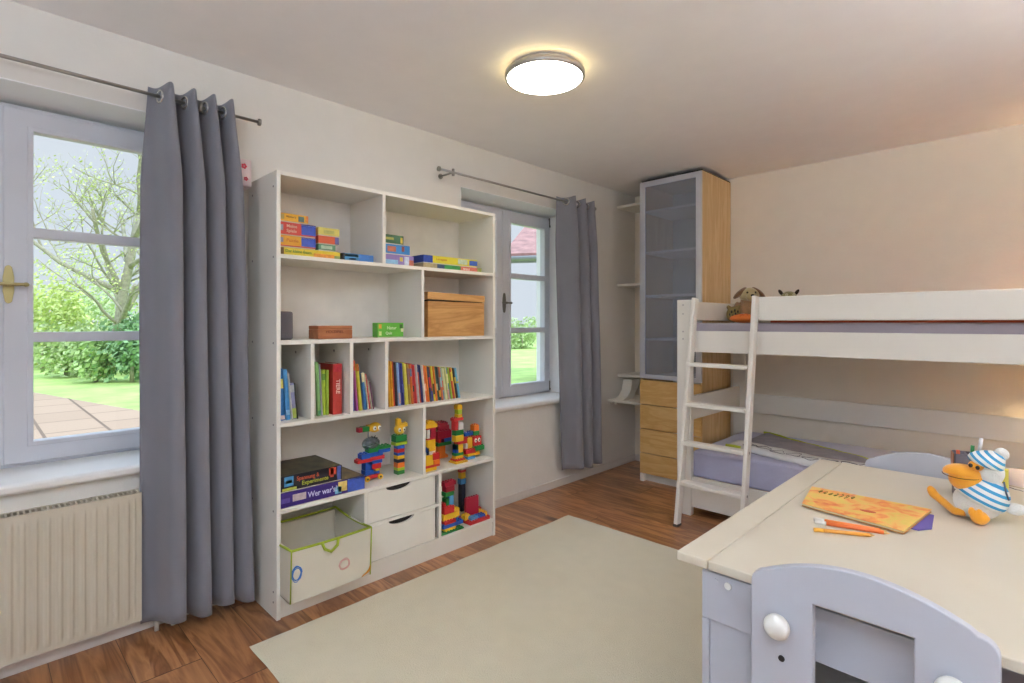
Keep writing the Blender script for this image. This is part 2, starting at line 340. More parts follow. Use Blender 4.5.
def uplighter(label, x, y, col, em):  # unseen lamps added to bounce fill light off the ceiling
    t = thing('fill_uplighter', label, 'floor lamp', (x, y, 0)); upm = mat('d8d6d2', .4, name='fill_lamp_metal')
    MB().cyl((0, 0, 0), (0, 0, .03), .15, upm, seg=40).build('base', t, bevel=.004)
    MB().cyl((0, 0, .03), (0, 0, 1.60), .013, upm).build('pole', t)
    MB().lathe([(.014, 1.59), (.06, 1.60), (.14, 1.65), (.20, 1.70)], upm).build('bowl', t, solid=.003)
    MB().lathe([(.0005, 1.685), (.16, 1.685), (.165, 1.68)], mat(col, .6, emit=em, var=0, name='fill_lamp_diffuser_%d' % em)).build('diffuser', t)
uplighter('unseen fill lamp added behind the viewer to light the ceiling', .3, -.75, 'd6e8ff', FILL_UP)
uplighter('unseen fill lamp added between the table and the right wall', 1.12, 2.0, 'eef0fa', FILL_UP2)

# ------------------------------------------------------------------ curtain rods and curtains
def rod(label, y0, y1, brackets):
    t = thing('curtain_rod', label, 'curtain rod', (-2.57, y0, 2.231))
    MB().cyl((0, 0, 0), (0, y1 - y0, 0), .007, M_chrome).build('pole', t)
    for y, s in ((0, -1), (y1 - y0, 1)):
        MB().cyl((0, y, 0), (0, y + s * .012, 0), .016, M_chrome).build('finial', t, bevel=.002)
    for y in brackets:
        MB().cyl((-.13, y - y0, 0), (0, y - y0, 0), .006, M_chrome).cyl((-.13, y - y0, 0), (-.124, y - y0, 0), .017, M_chrome).cyl((0, y - y0, -.02), (0, y - y0, .022), .009, M_chrome).build('bracket', t)
    return t
rod('long steel curtain rod above the radiator window', -.75, .938, (-.55, .70))
rod('steel curtain rod with the small window between it and the bookcase', 1.995, 3.58, (2.10, 3.53))

def curtain(label, y0t, y1t, y0b, y1b, zb, zt, waves, amp, seed, phase=0., wp=.85):
    t = thing('curtain', label, 'curtain', (-2.57, (y0t + y1t) / 2, zb)); yc = (y0t + y1t) / 2
    b = MB(); nu, nv = waves * 28, 46; rnd = random.Random(seed)
    ph = [rnd.uniform(-.5, .5) for _ in range(waves * 2 + 2)]; am = [rnd.uniform(.75, 1.15) for _ in range(waves * 2 + 2)]
    V = []
    for j in range(nv + 1):
        v = j / nv; z = zt - (zt - zb) * v; row = []
        low = min(1, v * 2.2)
        for i in range(nu + 1):
            u = i / nu; s = u * waves; k = int(s * 2); f = s * 2 - k; A = am[k] * (1 - f) + am[min(k + 1, len(am) - 1)] * f
            g_ = u ** wp; y = (y0t + (y1t - y0t) * g_) * (1 - v) + (y0b + (y1b - y0b) * g_) * v
            th = 2 * pi * s + phase + low * (ph[k] * (1 - f) + ph[min(k + 1, len(ph) - 1)] * f) * .8
            a = amp * (1 - low + low * A * 1.0)
            c = cos(th); x = -a * (abs(c) ** .8) * (1 if c > 0 else -1)
            y += sin(2 * th) * .010 * min(1, v * 6)
            x += noise.noise(Vector((u * 5, v * 3, seed))) * .006 * low; y += .42 * x * min(1, v * 6)
            if j == 0: z0 = z + .006 * cos(2 * th)
            row.append(b.bm.verts.new((x, y - yc, (z0 if j == 0 else z) - zb + (.006 * sin(th * .5) if j == nv else 0))))
        V.append(row)
    mi = b.mi(M_curtain)
    for j in range(nv):
        for i in range(nu):
            f = b.bm.faces.new((V[j][i], V[j + 1][i], V[j + 1][i + 1], V[j][i + 1])); f.material_index = mi; f.smooth = True
    cl = b.build('cloth', t, solid=.004)
    h = MB()
    for j in (nv - 2,):
        pts = [Vector(V_) for V_ in []]
    ringm = mat('c9c6c2', .25, metal=.85, name='eyelet_metal')
    for k in range(waves * 2):
        # the pole passes the cloth where the wave crosses the pole line
        s = (k + .5) / 2 - phase / (2 * pi); u = s / waves
        if not 0 < u < 1: continue
        y = y0t + (y1t - y0t) * u ** wp - yc
        m = MB(); dirv = 1 if k % 2 == 0 else -1
        q = Matrix.Translation((0, y, 2.231 - zb)) @ Matrix.Rotation(R(13) * dirv, 4, 'Z')
        pts = [q @ Vector((.024 * cos(2 * pi * i / 24), 0, .024 * sin(2 * pi * i / 24))) for i in range(24)]
        m.tube(pts, .006, ringm, seg=8, close=True).build('eyelet', t)
    return t
curtain('grey eyelet curtain hanging between the radiator and the bookcase', .520, .842, .528, .905, .055, 2.275, 4, .060, 3)
curtain('grey eyelet curtain beside the small window past the bookcase', 3.17, 3.55, 3.265, 3.62, .150, 2.268, 3, .060, 8)

# ------------------------------------------------------------------ radiator
t = thing('radiator', 'cream ribbed panel radiator under the big window', 'radiator', (-2.612, -.195, .08))
b = MB(); L_, H_ = .69, .52; ny, nz = 420, 40; mi = b.mi(M_rad); V = []
for j in range(nz + 1):
    z = H_ * j / nz; row = []
    ed = min(1, max(0, (min(z, H_ - z) - .018) / .022)); ed = ed * ed * (3 - 2 * ed)
    for i in range(ny + 1):
        y = -L_ + 2 * L_ * i / ny; s = (y / .0345) % 1
        wv = 1 - min(1, max(0, (abs(s - .5) - .17) / .16)); wv = wv * wv * (3 - 2 * wv)
        e2 = 1 if abs(y) < L_ - .02 else 0
        row.append(b.bm.verts.new((.008 * wv * ed * e2 - .008 * (1 - ed) * 0, y, z)))
    V.append(row)
for j in range(nz):
    for i in range(ny):
        f = b.bm.faces.new((V[j][i], V[j][i + 1], V[j + 1][i + 1], V[j + 1][i])); f.material_index = mi; f.smooth = True
b.build('front_panel', t)
MB().box(-.075, -.001, -L_, L_, 0, .008, M_rad).box(-.075, -.001, -L_, -L_ + .004, 0, H_, M_rad).box(-.075, -.001, L_ - .004, L_, 0, H_, M_rad).box(-.078, -.073, -L_, L_, 0, H_, M_rad).build('casing', t)
b = MB(); b.box(-.012, .001, -L_, L_, H_, H_ + .004, M_rad).box(-.075, -.062, -L_, L_, H_, H_ + .004, M_rad)
k = -L_
while k < L_: b.box(-.063, -.011, k, k + .006, H_ - .002, H_ + .004, M_rad); k += .0165
b.box(-.07, -.005, -L_, L_, H_ - .04, H_ - .035, mat('8c7a4e', .8, name='convector_brown')).build('top_grille', t)  # brown sheet below the grille slats
v = MB(); vm = mat('4b453e', .4, metal=.7, name='valve_metal')
v.cyl((-.035, L_ + .0, .04), (-.035, L_ + .14, .04), .009, vm).cyl((-.035, L_ + .06, .015), (-.035, L_ + .06, .065), .014, vm).cyl((-.035, L_ + .12, .01), (-.035, L_ + .12, .065), .014, vm).cyl((-.035, L_ + .09, .04), (.0, L_ + .09, .04), .012, vm).build('valve', t)
for yy in (.06, .12): MB().cyl((-.035, L_ + yy, -.08), (-.035, L_ + yy, .02), .0085, M_white).build('pipe', t)

# ------------------------------------------------------------------ corner cabinet
t = thing('tall_cabinet', 'tall birch cabinet with a frosted glass door above four drawers', 'cabinet', (-2.32, 3.888, 0))
Wc, Dc = .527, .522
B = MB()
B.box(0, .018, 0, Dc, 0, 2.455, M_birch).box(Wc - .018, Wc, .0, Dc, 0, 2.455, M_birch).build('side_panel', t, bevel=.001)
MB().box(.018, Wc - .018, .02, Dc - .005, 2.437, 2.455, M_birch).box(.004, Wc - .004, -.0, Dc, 2.455, 2.466, M_dark).build('top_panel', t)  # black strip on top paints the shadow gap below the ceiling
M_inner = mat('c5c5c6', .7, name='cabinet_inside')
MB().box(.018, Wc - .018, Dc - .008, Dc - .002, .05, 2.44, M_inner).build('back_panel', t)
for z in (.84, 1.155, 1.51, 1.865, 2.205): MB().box(.018, Wc - .018, .03, Dc - .01, z, z + .018, mat('f0eeea', .5, name='shelf_white')).build('shelf', t)
fm = mat('c9c9cf', .35, metal=.25, name='aluminium_frame')
d = plate('door', rect(.0, Wc, .845, 2.45), [rect(.046, Wc - .044, .878, 2.408)], .02, fm, t, XZ(-.011))
fg = bpy.data.materials.new('frosted_glass'); fg.use_nodes = True; n = fg.node_tree; n.nodes.clear()
o_ = n.nodes.new('ShaderNodeOutputMaterial'); mx = n.nodes.new('ShaderNodeMixShader'); tr = n.nodes.new('ShaderNodeBsdfTransparent'); p = n.nodes.new('ShaderNodeBsdfPrincipled'); nzz = n.nodes.new('ShaderNodeTexNoise'); nzz.inputs['Scale'].default_value = 400
p.inputs['Base Color'].default_value = (*lin('b8bdca'), 1); p.inputs['Roughness'].default_value = .3; mx.inputs[0].default_value = .28; tr.inputs['Color'].default_value = (.85, .87, .9, 1)
n.links.new(tr.outputs[0], mx.inputs[1]); n.links.new(p.outputs[0], mx.inputs[2]); n.links.new(mx.outputs[0], o_.inputs[0])
MB().box(.042, Wc - .04, -.014, -.008, .874, 2.412, fg).build('frosted_pane', d)
for z0, z1 in ((.634, .832), (.436, .628), (.238, .430), (.068, .232)):
    MB().box(.002, Wc - .002, -.02, -.001, z0, z1, M_birchf).build('drawer', t, bevel=.002)
MB().box(.02, Wc - .02, .03, .05, 0, .062, M_furn).box(.0, .03, -.015, .05, 0, .062, M_furn).build('plinth', t)
# corner shelves between wall and cabinet
for z, y0 in ((2.355, 4.11), (1.65, 4.11), (.835, 4.12)):
    lab = {2.355: 'narrow white corner shelf nearest the ceiling', 1.65: 'narrow white corner shelf at half the height of the cabinet door', .835: 'narrow white corner shelf right above the curved bracket'}[z]
    one('corner_shelf', lab, 'shelf', MB().box(WX, -2.322, y0, BY - .001, z - .022, z, M_furn), bevel=.002, group='white corner shelves beside the cabinet')
t = thing('bracket_shelf', 'lowest white corner shelf with a curved side bracket', 'shelf', (WX, 3.97, .60), group='white corner shelves beside the cabinet')
MB().box(0, .377, 0, .44, -.0, .02, M_furn).build('board', t, bevel=.002)
pts = [(.02, .02), (.10, .05), (.15, .10), (.17, .19), (.36, .20), (.28, .13), (.22, .07), (.20, .02)]
MB().prism(pts, 0, .045, .14, M_furn).build('curved_bracket', t, bevel=.002)
MB().cyl((.02, .02, -.018), (.02, .02, 0), .012, M_furn).build('hook', t)
MB().cyl((.07, .02, -.022), (.07, .02, 0), .012, M_furn).build('hook', t)

# ------------------------------------------------------------------ bookcase
FX = -2.355; BX = WX + .014
t = bookcase = thing('bookcase', 'large white open bookcase filled with games, books and toy bricks', 'bookcase', (0, 0, 0))
scr = mat('6d6a6c', .4, metal=.5, name='screw_cap')
Y0, Y1, TH = .937, 2.255, .018
for y in (Y0, Y1 - TH): 
    s = MB().box(BX, FX, y, y + TH, 0, 1.967, M_furn).build('side_panel', t, bevel=.0012)
    if y == Y0:
        for z in (1.90, 1.59, 1.21, .85, .47, .115, .07):
            for x in (FX - .035, BX + .05): MB().cyl((x, y - .0012, z), (x, y + .002, z), .0045, scr, seg=12).build('screw_cap', s)
MB().box(BX, FX, Y0 + TH, Y1 - TH, 1.949, 1.967, M_furn).build('top_panel', t, bevel=.001)
for z in (1.602, 1.221, .858, .478, .104): MB().box(BX + .004, FX - .001, Y0 + TH, Y1 - TH, z - .018, z, M_furn).build('shelf', t, bevel=.001)
def div(y, z0, z1): MB().box(BX + .004, FX - .001, y - .009, y + .009, z0, z1, M_furn).build('divider', t, bevel=.001)
div(1.475, 1.602, 1.949); div(1.715, 1.221, 1.584)
for y in (1.10, 1.295, 1.49): div(y, .858, 1.203)
div(1.725, .478, .84); div(1.372, .104, .46); div(1.832, .104, .46)
for y, z in ((1.10, 1.16), (1.295, 1.16), (1.49, 1.16)): MB().cyl((FX - .16, y - .011, z), (FX - .16, y - .009, z), .006, scr, seg=12).build('screw_cap', t)
MB().box(BX, BX + .004, Y0 + TH, Y1 - TH, .0, 1.949, mat('e0dcd6', .6, name='bookcase_back')).build('back_panel', t)
MB().box(FX - .03, FX - .012, Y0 + TH, Y1 - TH, 0, .086, M_furn).build('plinth', t)
MB().box(FX - .02, FX - .002, 1.381, 1.823, .282, .298, M_furn).build('drawer_rail', t)
for z0, z1 in ((.301, .457), (.107, .279)):
    yc = 1.567 if z0 > .2 else 1.583; zc = z1; hw, hd = .078, .026
    arc = [(yc + hw * cos(a), zc + hd * sin(a)) for a in [pi + pi * i / 14 for i in range(15)]]
    outer = [(1.384, z0), (1.800, z0), (1.800, z1)] + [(p[0], p[1]) for p in arc[::-1]] + [(1.384, z1)]
    dr = plate('drawer', outer, [], .016, M_furn, t, YZ(FX - .012), bevel=.001)
    MB().box(BX + .03, FX - .022, 1.386, 1.818, z0, z1 - .01, mat('2b2723', .8, name='drawer_slot_shade')).build('drawer_box', dr)  # solid dark block paints the shade behind the handle cutout

# ---- things in the bookcase
def game_box(label, y0, y1, z0, z1, xf, depth, col, patches=(), group=None, top=None, rz=0, words=()):
    """patches in fractions of the front face"""
    o = thing('game_box', label, 'board game', (xf, (y0 + y1) / 2, z0), rz, group)
    hw = (y1 - y0) / 2; H = z1 - z0 - .0006
    m = mat(col, .45, var=.06, vscale=30); b = MB().box(-depth, 0, -hw, hw, .004, H, m)
    if top: b.box(-depth + .003, -.003, -hw + .003, hw - .003, H, H + .0005, top)
    for u0, u1, v0, v1, c in patches:
        e = .0008
        b.box(-.004, e, -hw + 2 * hw * u0, -hw + 2 * hw * u1, .004 + (H - .005) * v0, .004 + (H - .005) * v1, mat(c, .45, var=.15, vscale=60))
        if u0 == 0: b.box(-depth, -.0001, -hw - e, -hw + .002, .004 + (H - .005) * v0, .004 + (H - .005) * v1, mat(c, .45, var=.15, vscale=60))
    b.build('lid', o, bevel=.0008)
    MB().box(-depth + .002, -.002, -hw + .002, hw - .002, 0, .006, mat('d8d0c0', .6)).build('tray', o)
    for wd, sz, c, u, v, sx in words: text('lettering', wd, sz, mat(c, .5), o, (.001, -hw + 2 * hw * u, H * v), (0, 1, 0), (0, 0, 1), align='LEFT', sx=sx)
    return o
# top row, left bay
game_box('long low yellow game box, lowest of the pile on the top shelf', .972, 1.268, 1.602, 1.643, -2.42, .2, 'dcc53a', [(0, .08, 0, 1, '7a5a30'), (.55, .9, .1, .6, 'e0953a'), (.9, 1, 0, .5, '8a9a5a')], words=[('Der kleine Baum', .019, '5c8a3c', .1, .62, .95)], group='games on the top shelf')
game_box('yellow puzzle box with blue end, right above the long yellow box', .972, 1.145, 1.6435, 1.697, -2.42, .2, 'e0a32a', [(.0, .12, .35, .8, '8f93b0'), (.6, 1, .12, 1, '3a57b8'), (.6, 1, .88, .95, 'c8d0e8'), (0, 1, 0, .1, 'b8303a')], words=[('Puzzle', .022, 'c8701c', .2, .6, 1)], group='games on the top shelf')
game_box('red puzzle box with blue end in the top shelf pile', .972, 1.145, 1.6975, 1.757, -2.42, .2, 'cc4436', [(.0, .12, .3, .8, '9fa9b8'), (.6, 1, .1, 1, '3a57b8'), (.6, 1, .88, .95, 'c8d0e8')], words=[('Meine', .02, 'e8c8b0', .2, .72, 1), ('Spiele', .02, 'e8c8b0', .2, .35, 1)], group='games on the top shelf')
game_box('small yellow orange game box, topmost of the tall pile', .972, 1.108, 1.7575, 1.797, -2.42, .16, 'e0a82c', [(0, .18, .2, .9, 'b0a060'), (.66, .86, .1, .85, '4a6a66'), (.92, 1, .2, 1, 'd8803a')], words=[('Memory', .013, '7a4a1c', .25, .65, 1)], group='games on the top shelf')
game_box('green and white card game box above the long yellow box', 1.158, 1.245, 1.6435, 1.675, -2.42, .12, '5a8a6c', [(.15, .8, .2, .8, 'a8c0a8')], group='games on the top shelf')
game_box('orange red card game box under the pale yellow one', 1.158, 1.262, 1.6755, 1.715, -2.42, .12, 'cf5a34', [(.8, 1, 0, 1, '6a6aa8')], group='games on the top shelf')
game_box('pale yellow card game box, topmost of the short pile', 1.158, 1.265, 1.7155, 1.755, -2.42, .12, 'd6cc6a', [(.25, .75, .2, .7, 'b8b868')], group='games on the top shelf')
game_box('blue and yellow flat game box lying beside the divider', 1.282, 1.452, 1.602, 1.644, -2.42, .17, '4a80c8', [(0, .06, 0, 1, '2b2b30'), (.06, .52, .1, 1, '58a0d0'), (.06, .5, .55, .95, 'd8c84a'), (.2, .42, .1, .45, '3a80c8')], group='games on the top shelf')
# top row, right bay
game_box('violet and light blue puzzle box, lowest of the pile past the divider', 1.50, 1.70, 1.602, 1.662, -2.42, .17, '8f7ab8', [(0, .12, .3, .9, 'b05a48'), (.12, .5, .1, .5, '8fc0e0'), (.55, .65, .4, .8, 'd8c050'), (.7, .85, 0, .9, 'c8d0e0'), (.85, 1, 0, .6, 'c0705a')], group='games on the top shelf')
game_box('bright blue puzzle box between the violet and green boxes', 1.50, 1.675, 1.6625, 1.715, -2.42, .17, '3f88c8', [(0, .12, .1, .9, 'b8c850'), (.2, .5, .2, .8, 'c87860'), (.7, .8, .3, .9, '8a4a48')], group='games on the top shelf')
game_box('dark green game box, topmost beside the divider', 1.50, 1.635, 1.7155, 1.765, -2.42, .15, '3f6a50', [(.15, .55, .4, .7, 'a8a858'), (.85, .95, .1, .8, 'd8c050')], group='games on the top shelf')
game_box('flat green box with red and white lettering under the yellow one', 1.765, 2.20, 1.602, 1.634, -2.42, .2, '4a8a4a', [(0, .22, 0, 1, 'b0a078'), (.22, .34, 0, 1, '3a5070'), (.34, .6, 0, .9, '3f9a50'), (.62, .92, .1, 1, 'd87868'), (.92, 1, 0, 1, '98a058')], words=[('SPIELE', .016, 'f0e8e0', .66, .5, 1.2)], group='games on the top shelf')
game_box('flat yellow game box with blue squares, above the flat green box', 1.765, 2.165, 1.6345, 1.680, -2.42, .2, 'd8cc3a', [(0, .16, 0, 1, '2f4fa8'), (.62, .8, .15, .9, 'b8c8b0'), (.84, 1, .1, .85, '3f60b8')], words=[('Lernspass', .02, 'c08a2a', .22, .6, 1)], group='games on the top shelf')
# second row
one('speaker', 'small rounded grey speaker on the second shelf', 'speaker', MB().box(-2.52, -2.42, .975, 1.040, 1.2215, 1.352, mat('625e64', .8, bump=.4, bscale=400, name='grey_cloth')), bevel=.012, seg=4)
t = thing('wooden_case', 'low brown wooden case with engraved lettering', 'box', (-2.43, 1.250, 1.2215))
M_redwood = wood('reddish_wood', 'b5744a', '94552f', (8, 2, 8), .5)
MB().box(-.1, 0, -.090, .090, 0, .046, M_redwood).build('body', t, bevel=.003)
MB().box(-.1, 0, -.090, .090, .0465, .064, M_redwood).build('lid', t, bevel=.003)
text('lettering', 'HOLZSPIEL', .017, mat('6d3218', .7), t, (.0006, -.05, .034), (0, 1, 0), (0, 0, 1), sx=1.1)
game_box('bright green card game box on the second shelf', 1.482, 1.640, 1.2215, 1.300, -2.43, .05, '5fae3a', [(.05, .15, .6, .9, 'd89a3a'), (.05, .15, .1, .4, 'c8d890'), (.85, .97, .6, .9, '3a6a2a'), (.9, 1, .35, .6, 'd8d8b0')], words=[('Natur', .024, 'c8e0b0', .35, .65, 1), ('Quiz', .02, 'd8e8c8', .3, .3, 1)])
t = thing('wooden_chest', 'pine wooden chest with lid slightly open on the second shelf', 'chest', (-2.385, 1.98, 1.2215))
MB().box(-.26, 0, -.21, .21, 0, .198, M_pine).build('body', t, bevel=.002)
MB().box(-.25, -.006, -.2, .2, .198, .206, M_dark).build('lid_gap_shade', t)  # dark slab paints the shade in the gap under the lid
m4 = Matrix.Translation((0, 0, .205)) @ Matrix.Rotation(R(-1.2), 4, 'X')
MB().box(-.262, .002, -.213, .213, 0, .04, M_pine, m4).build('lid', t, bevel=.002)

# books
def book(y, th, h, depth, lean, xf, zf, col, band=None, label='book', group=None, title=None, thick_label=None):
    """returns y of the next book; lean in degrees (top towards -y)"""
    o = thing('book', label, 'book', (xf, y, zf), 0, group); o.rotation_euler = (R(lean), 0, 0)
    c = mat(col, .45, var=.1, vscale=40); b = MB()
    b.box(-depth, 0, 0, .0014, 0, h, c).box(-depth, 0, th - .0014, th, 0, h, c)
    prof = [(0, 0)] + [(.0035 * sin(pi * i / 6), th * i / 6) for i in range(1, 6)] + [(0, th), (-.0015, th), (-.0015, 0)]
    b.prism(prof, 2, 0, h, c)
    if band:
        for v0, v1, cc in band: b.box(-.002, .0040, th * .06, th * .94, h * v0, h * v1, mat(cc, .45, var=.15, vscale=80))
    b.build('cover', o); MB().box(-depth + .003, -.002, .0014, th - .0014, .002, h - .003, mat('d8cfb8', .8)).build('pages', o)
    if title: text('spine_lettering', title, th * .62, mat('f0d8c8', .5), o, (.0045, th / 2, h * .55), (0, 0, -1), (0, 1, 0), align='CENTER')
    return o
def row(y, items, xf, zf, group):
    prev = 0; out_ = []
    for i, (th, h, lean, col, band, lab) in enumerate(items):
        if i:
            hh = min(h, items[i - 1][1]); y += max(0, hh * (math.tan(R(lean)) - math.tan(R(prev))))
        if i == 0: y += h * math.tan(R(lean))
        # the book's lowest corner must stay on the shelf: lean towards -y pivots on the lower left corner
        dz = 0 if lean >= 0 else 0
        book(y, th, h, .15 + .02 * ((i * 7) % 3), lean, xf - .004 * ((i * 5) % 3), zf + .0003, col, band, lab, group)
        y += th / cos(R(lean)) + .0006; prev = lean
    return y
Z4 = .858
row(.958, [(.012, .215, 0, '6a5a80', None, 'thin dull violet picture book nearest the side panel'), (.02, .235, 3, '2f7ac0', [(.62, .8, 'd8d070'), (.02, .1, 'd8c0c0')], 'blue book with yellow label near the side panel'),
           (.018, .23, 4, '4a92cc', [(.1, .2, '88b8dc')], 'light blue book beside the blue book with yellow label'), (.006, .215, 5, 'd0cec8', None, 'thin white booklet beside the light blue book'),
           (.02, .165, 5, '8f92b8', [(.02, .3, 'a0b050'), (.75, .95, 'b0b8b8')], 'short grey violet book with green foot'), (.005, .165, 5, '4a4a40', None, 'thin dark booklet closing the blue group')], -2.415, Z4, 'books in the first compartment')
row(1.111, [(.019, .288, 0, '7fb0ba', [(.9, .97, 'd8b860'), (.3, .33, '5a8890')], 'tall pale teal book leaning on the divider'), (.008, .31, 2, 'cfc8bc', None, 'tall thin cream picture book'), (.017, .255, 3, '7fae6a', [(.02, .1, '5a9a6a')], 'sage green book beside the cream one'),
            (.006, .245, 3, 'b8b0c8', None, 'thin lilac booklet between the sage and lime books'), (.018, .215, 1, 'a2bc34', [(.78, .92, '5f8a2a')], 'lime green book with darker top'), (.013, .215, 0, '98b43a', None, 'second lime green book next to the thick red book')], -2.415, Z4, 'books in the second compartment')
book(1.2235, .046, .243, .17, 0, -2.405, Z4 + .0003, 'b3352c', [(.84, .98, 'b82838')], 'thick red encyclopedia with pale spine lettering', 'books in the second compartment', title='TIERE')
row(1.306, [(.010, .27, 2, 'd8b840', None, 'thin yellow picture book beside the second divider'), (.016, .265, 3, '3a4aa8', [(.82, 1, 'd87040')], 'blue book with orange top'), (.01, .255, 5, 'b85aa0', [(.8, 1, 'd86040')], 'magenta picture book with orange top'),
            (.017, .235, 6, 'c8c03a', [(.85, 1, 'c07028')], 'olive yellow book with brown top'), (.008, .22, 7, '38508a', None, 'narrow navy book in the third compartment'), (.016, .19, 7, '3a78b0', [(.75, 1, 'd8d0a0')], 'mid blue book with cream top'),
            (.006, .185, 7, 'd8d2b8', None, 'thin cream booklet beside the red one'), (.010, .182, 8, 'b83a34', None, 'narrow red book in the third compartment'), (.006, .15, 9, 'c0c0a8', None, 'last thin pale booklet of the leaning group'), (.005, .14, 9, '7a4a68', None, 'thin plum booklet at the end')], -2.415, Z4, 'books in the third compartment')
cols = [('e0602e', [(0, .28, '4a4f9a')]), ('e8742e', [(0, .28, '4a4f9a')]), ('e2a82a', None), ('dca828', [(.4, .6, 'c88a20')]), ('b8442c', None), ('3a3238', None), ('8fb4dc', [(.05, .3, 'd0b0b0')]), ('3a3f8e', None), ('34388a', [(.3, .5, '5a60a0')]), ('c8c048', None), ('d8d060', None),
        ('a88a3a', [(.5, .9, '8a6a6a')]), ('d06a2a', [(.7, .9, '6a7a98')]), ('c02f3a', [(.3, .45, '3a2a2a')]), ('cc3a3a', None), ('b8b0ac', None), ('cc4a2c', [(.8, 1, '34407a')]), ('303a70', None), ('d8d0c0', None), ('e06a3c', [(.3, .5, 'f0b090')]), ('e8802e', None), ('3a4a60', [(.4, .7, 'c04050')]), ('a82c38', [(0, .3, '4a4a98')]),
        ('d8c83a', [(.2, .5, '5a4a30')]), ('e07a2c', None), ('2f6a48', [(.3, .5, 'c8c8a0')]), ('3a4a50', [(.1, .3, 'd8a030')]), ('c86a48', [(.4, .7, '98b8c0')]), ('6a98a8', [(.3, .6, 'd07050')]), ('d8dca8', None), ('c8cc8a', [(.0, .3, 'd0a090')]), ('4a7ab0', [(.5, .8, 'd8d890')]), ('98b83a', None), ('c8503a', [(.6, .9, 'd8c850')]), ('d8b040', None), ('3a3a3a', [(.5, .7, 'c8b040')]), ('6ab0d0', [(.5, .56, 'd8c840')])]
names = ['orange red', 'orange', 'golden yellow', 'amber', 'rust red', 'black', 'pale blue', 'indigo', 'dark indigo', 'mustard', 'pale yellow', 'ochre', 'burnt orange', 'crimson', 'bright red', 'light grey', 'tomato red', 'navy', 'cream', 'salmon', 'tangerine', 'slate', 'wine red', 'lemon yellow', 'pumpkin', 'forest green', 'charcoal', 'terracotta', 'grey blue', 'pale lime', 'khaki', 'steel blue', 'grass green', 'brick red', 'honey yellow', 'black and yellow', 'sky blue']
rnd = random.Random(5); it = []
for i, ((c, bd), nm) in enumerate(zip(cols, names)):
    f = i / (len(cols) - 1); h = (.245 - .04 * min(1, f * 2)) if f < .5 else .205 - .03 * (f - .5) * 2
    if i < 2: nxt = ' leaning on the divider' if i == 0 else ' with blue foot, second from the divider'
    elif i == 36: nxt = ' at the free end of the row'
    else: nxt = ' between the %s and the %s ones' % (names[i - 1], names[i + 1])
    it.append((.0114 + .002 * rnd.random(), h + rnd.uniform(-.004, .004), 2 + 8.5 * f ** .8, c, bd, 'slim ' + nm + ' children book' + nxt))
row(1.501, it, -2.41, Z4, 'books of the long leaning row')

# lower row: big games
def game_top(name, a, bcol, ccol):
    m = mat(a, .5, var=.3, vscale=14, name=name); n = m.node_tree; r = [x for x in n.nodes if x.type == 'VALTORGB'][0]
    r.color_ramp.elements[0].color = (*lin(a), 1); r.color_ramp.elements[1].color = (*lin(bcol), 1); e = r.color_ramp.elements.new(.8); e.color = (*lin(ccol), 1); return m
g = game_box('flat purple board game box with blue end on the lower shelf', .957, 1.368, .478, .548, -2.362, .30, '3a2478', [(.78, 1, 0, 1, '3f5cb8'), (.78, 1, .92, 1, 'b8c0e0'), (.0, .10, .3, .62, '5a4a98'), (.13, .28, .3, .78, 'c8b8b8'), (.62, .70, .1, .6, '6fb0d0'), (.66, .77, .2, .92, 'd8c070')],
             words=[("Wer war's?", .036, 'c8c8e8', .30, .52, .86)], top=game_top('game_lid_art', '5a5448', '8a7a52', 'b89a70'))
g = game_box('black science game box lying on the purple box', .957, 1.248, .5486, .620, -2.365, .28, '23202a', [(.06, .2, .3, .95, '4a90c0'), (.08, .18, .5, .7, 'c8c060'), (.03, .25, .02, .2, 'b8c04a'), (.92, .98, 0, 1, '4f5fa8'), (.78, .9, .45, .95, 'd8503c'), (.8, .86, .3, .99, 'e0604a')],
             words=[('Spannung &', .026, 'cc5a38', .25, .70, .86), ('Experimente', .026, 'a8b43a', .33, .36, .95)], top=game_top('game_lid_art', '3a3832', '5f5a40', '9a9448'))

# fabric storage box
t = thing('fabric_box', 'white fabric storage box with lime green piping and handle loop', 'storage box', (-2.25, 1.142, .105))
fb = mat('d2ccbc', .85, bump=.15, bscale=300, var=.02, name='white_canvas'); li = mat('9aab2c', .7, name='lime_piping')
hw, D, H = .19, .34, .228
def bx_(x0, x1, y0, y1, h0, h1): 
    return
b = MB(); tk = .006
fl = .012   # front leans out a little at the top
b.prism([(-tk, 0), (0, 0), (fl, H), (fl - tk, H)], 1, -hw, hw, fb)
b.box(-D, -D + tk, -hw, hw, 0, H, fb)
for y in (-hw, hw - tk): b.prism([(-D, 0), (0, 0), (fl, H), (-D, H)], 1, y, y + tk, fb)
b.box(-D, 0, -hw, hw, 0, tk, fb); b.build('walls', t)
b = MB(); rm = [(fl - .003, -hw + .002, H), (fl - .003, hw - .002, H), (-D + .003, hw - .002, H + .012), (-D + .003, -hw + .002, H + .012)]
pts = []
for i in range(4):
    a, c = Vector(rm[i]), Vector(rm[(i + 1) % 4])
    for k in range(8): 
        q = a.lerp(c, k / 8); q.z += (-.012 * sin(pi * k / 8) if i in (1, 3) else -.004 * sin(pi * k / 8)); pts.append(q)
b.tube(pts, .0058, li, seg=8, close=True)
for y in (-hw, hw): b.tube([(0.001, y, .002), (fl + .001, y, H)], .003, li, seg=8)
b.build('piping', t)
MB().tube([(fl + .004, -.055 + .0, H - .004), (fl + .012, -.048, H - .028), (fl + .016, -.02, H - .046), (fl + .012, .012, H - .028), (fl + .004, .02, H - .004)], .0065, li, seg=8).build('handle_loop', t)
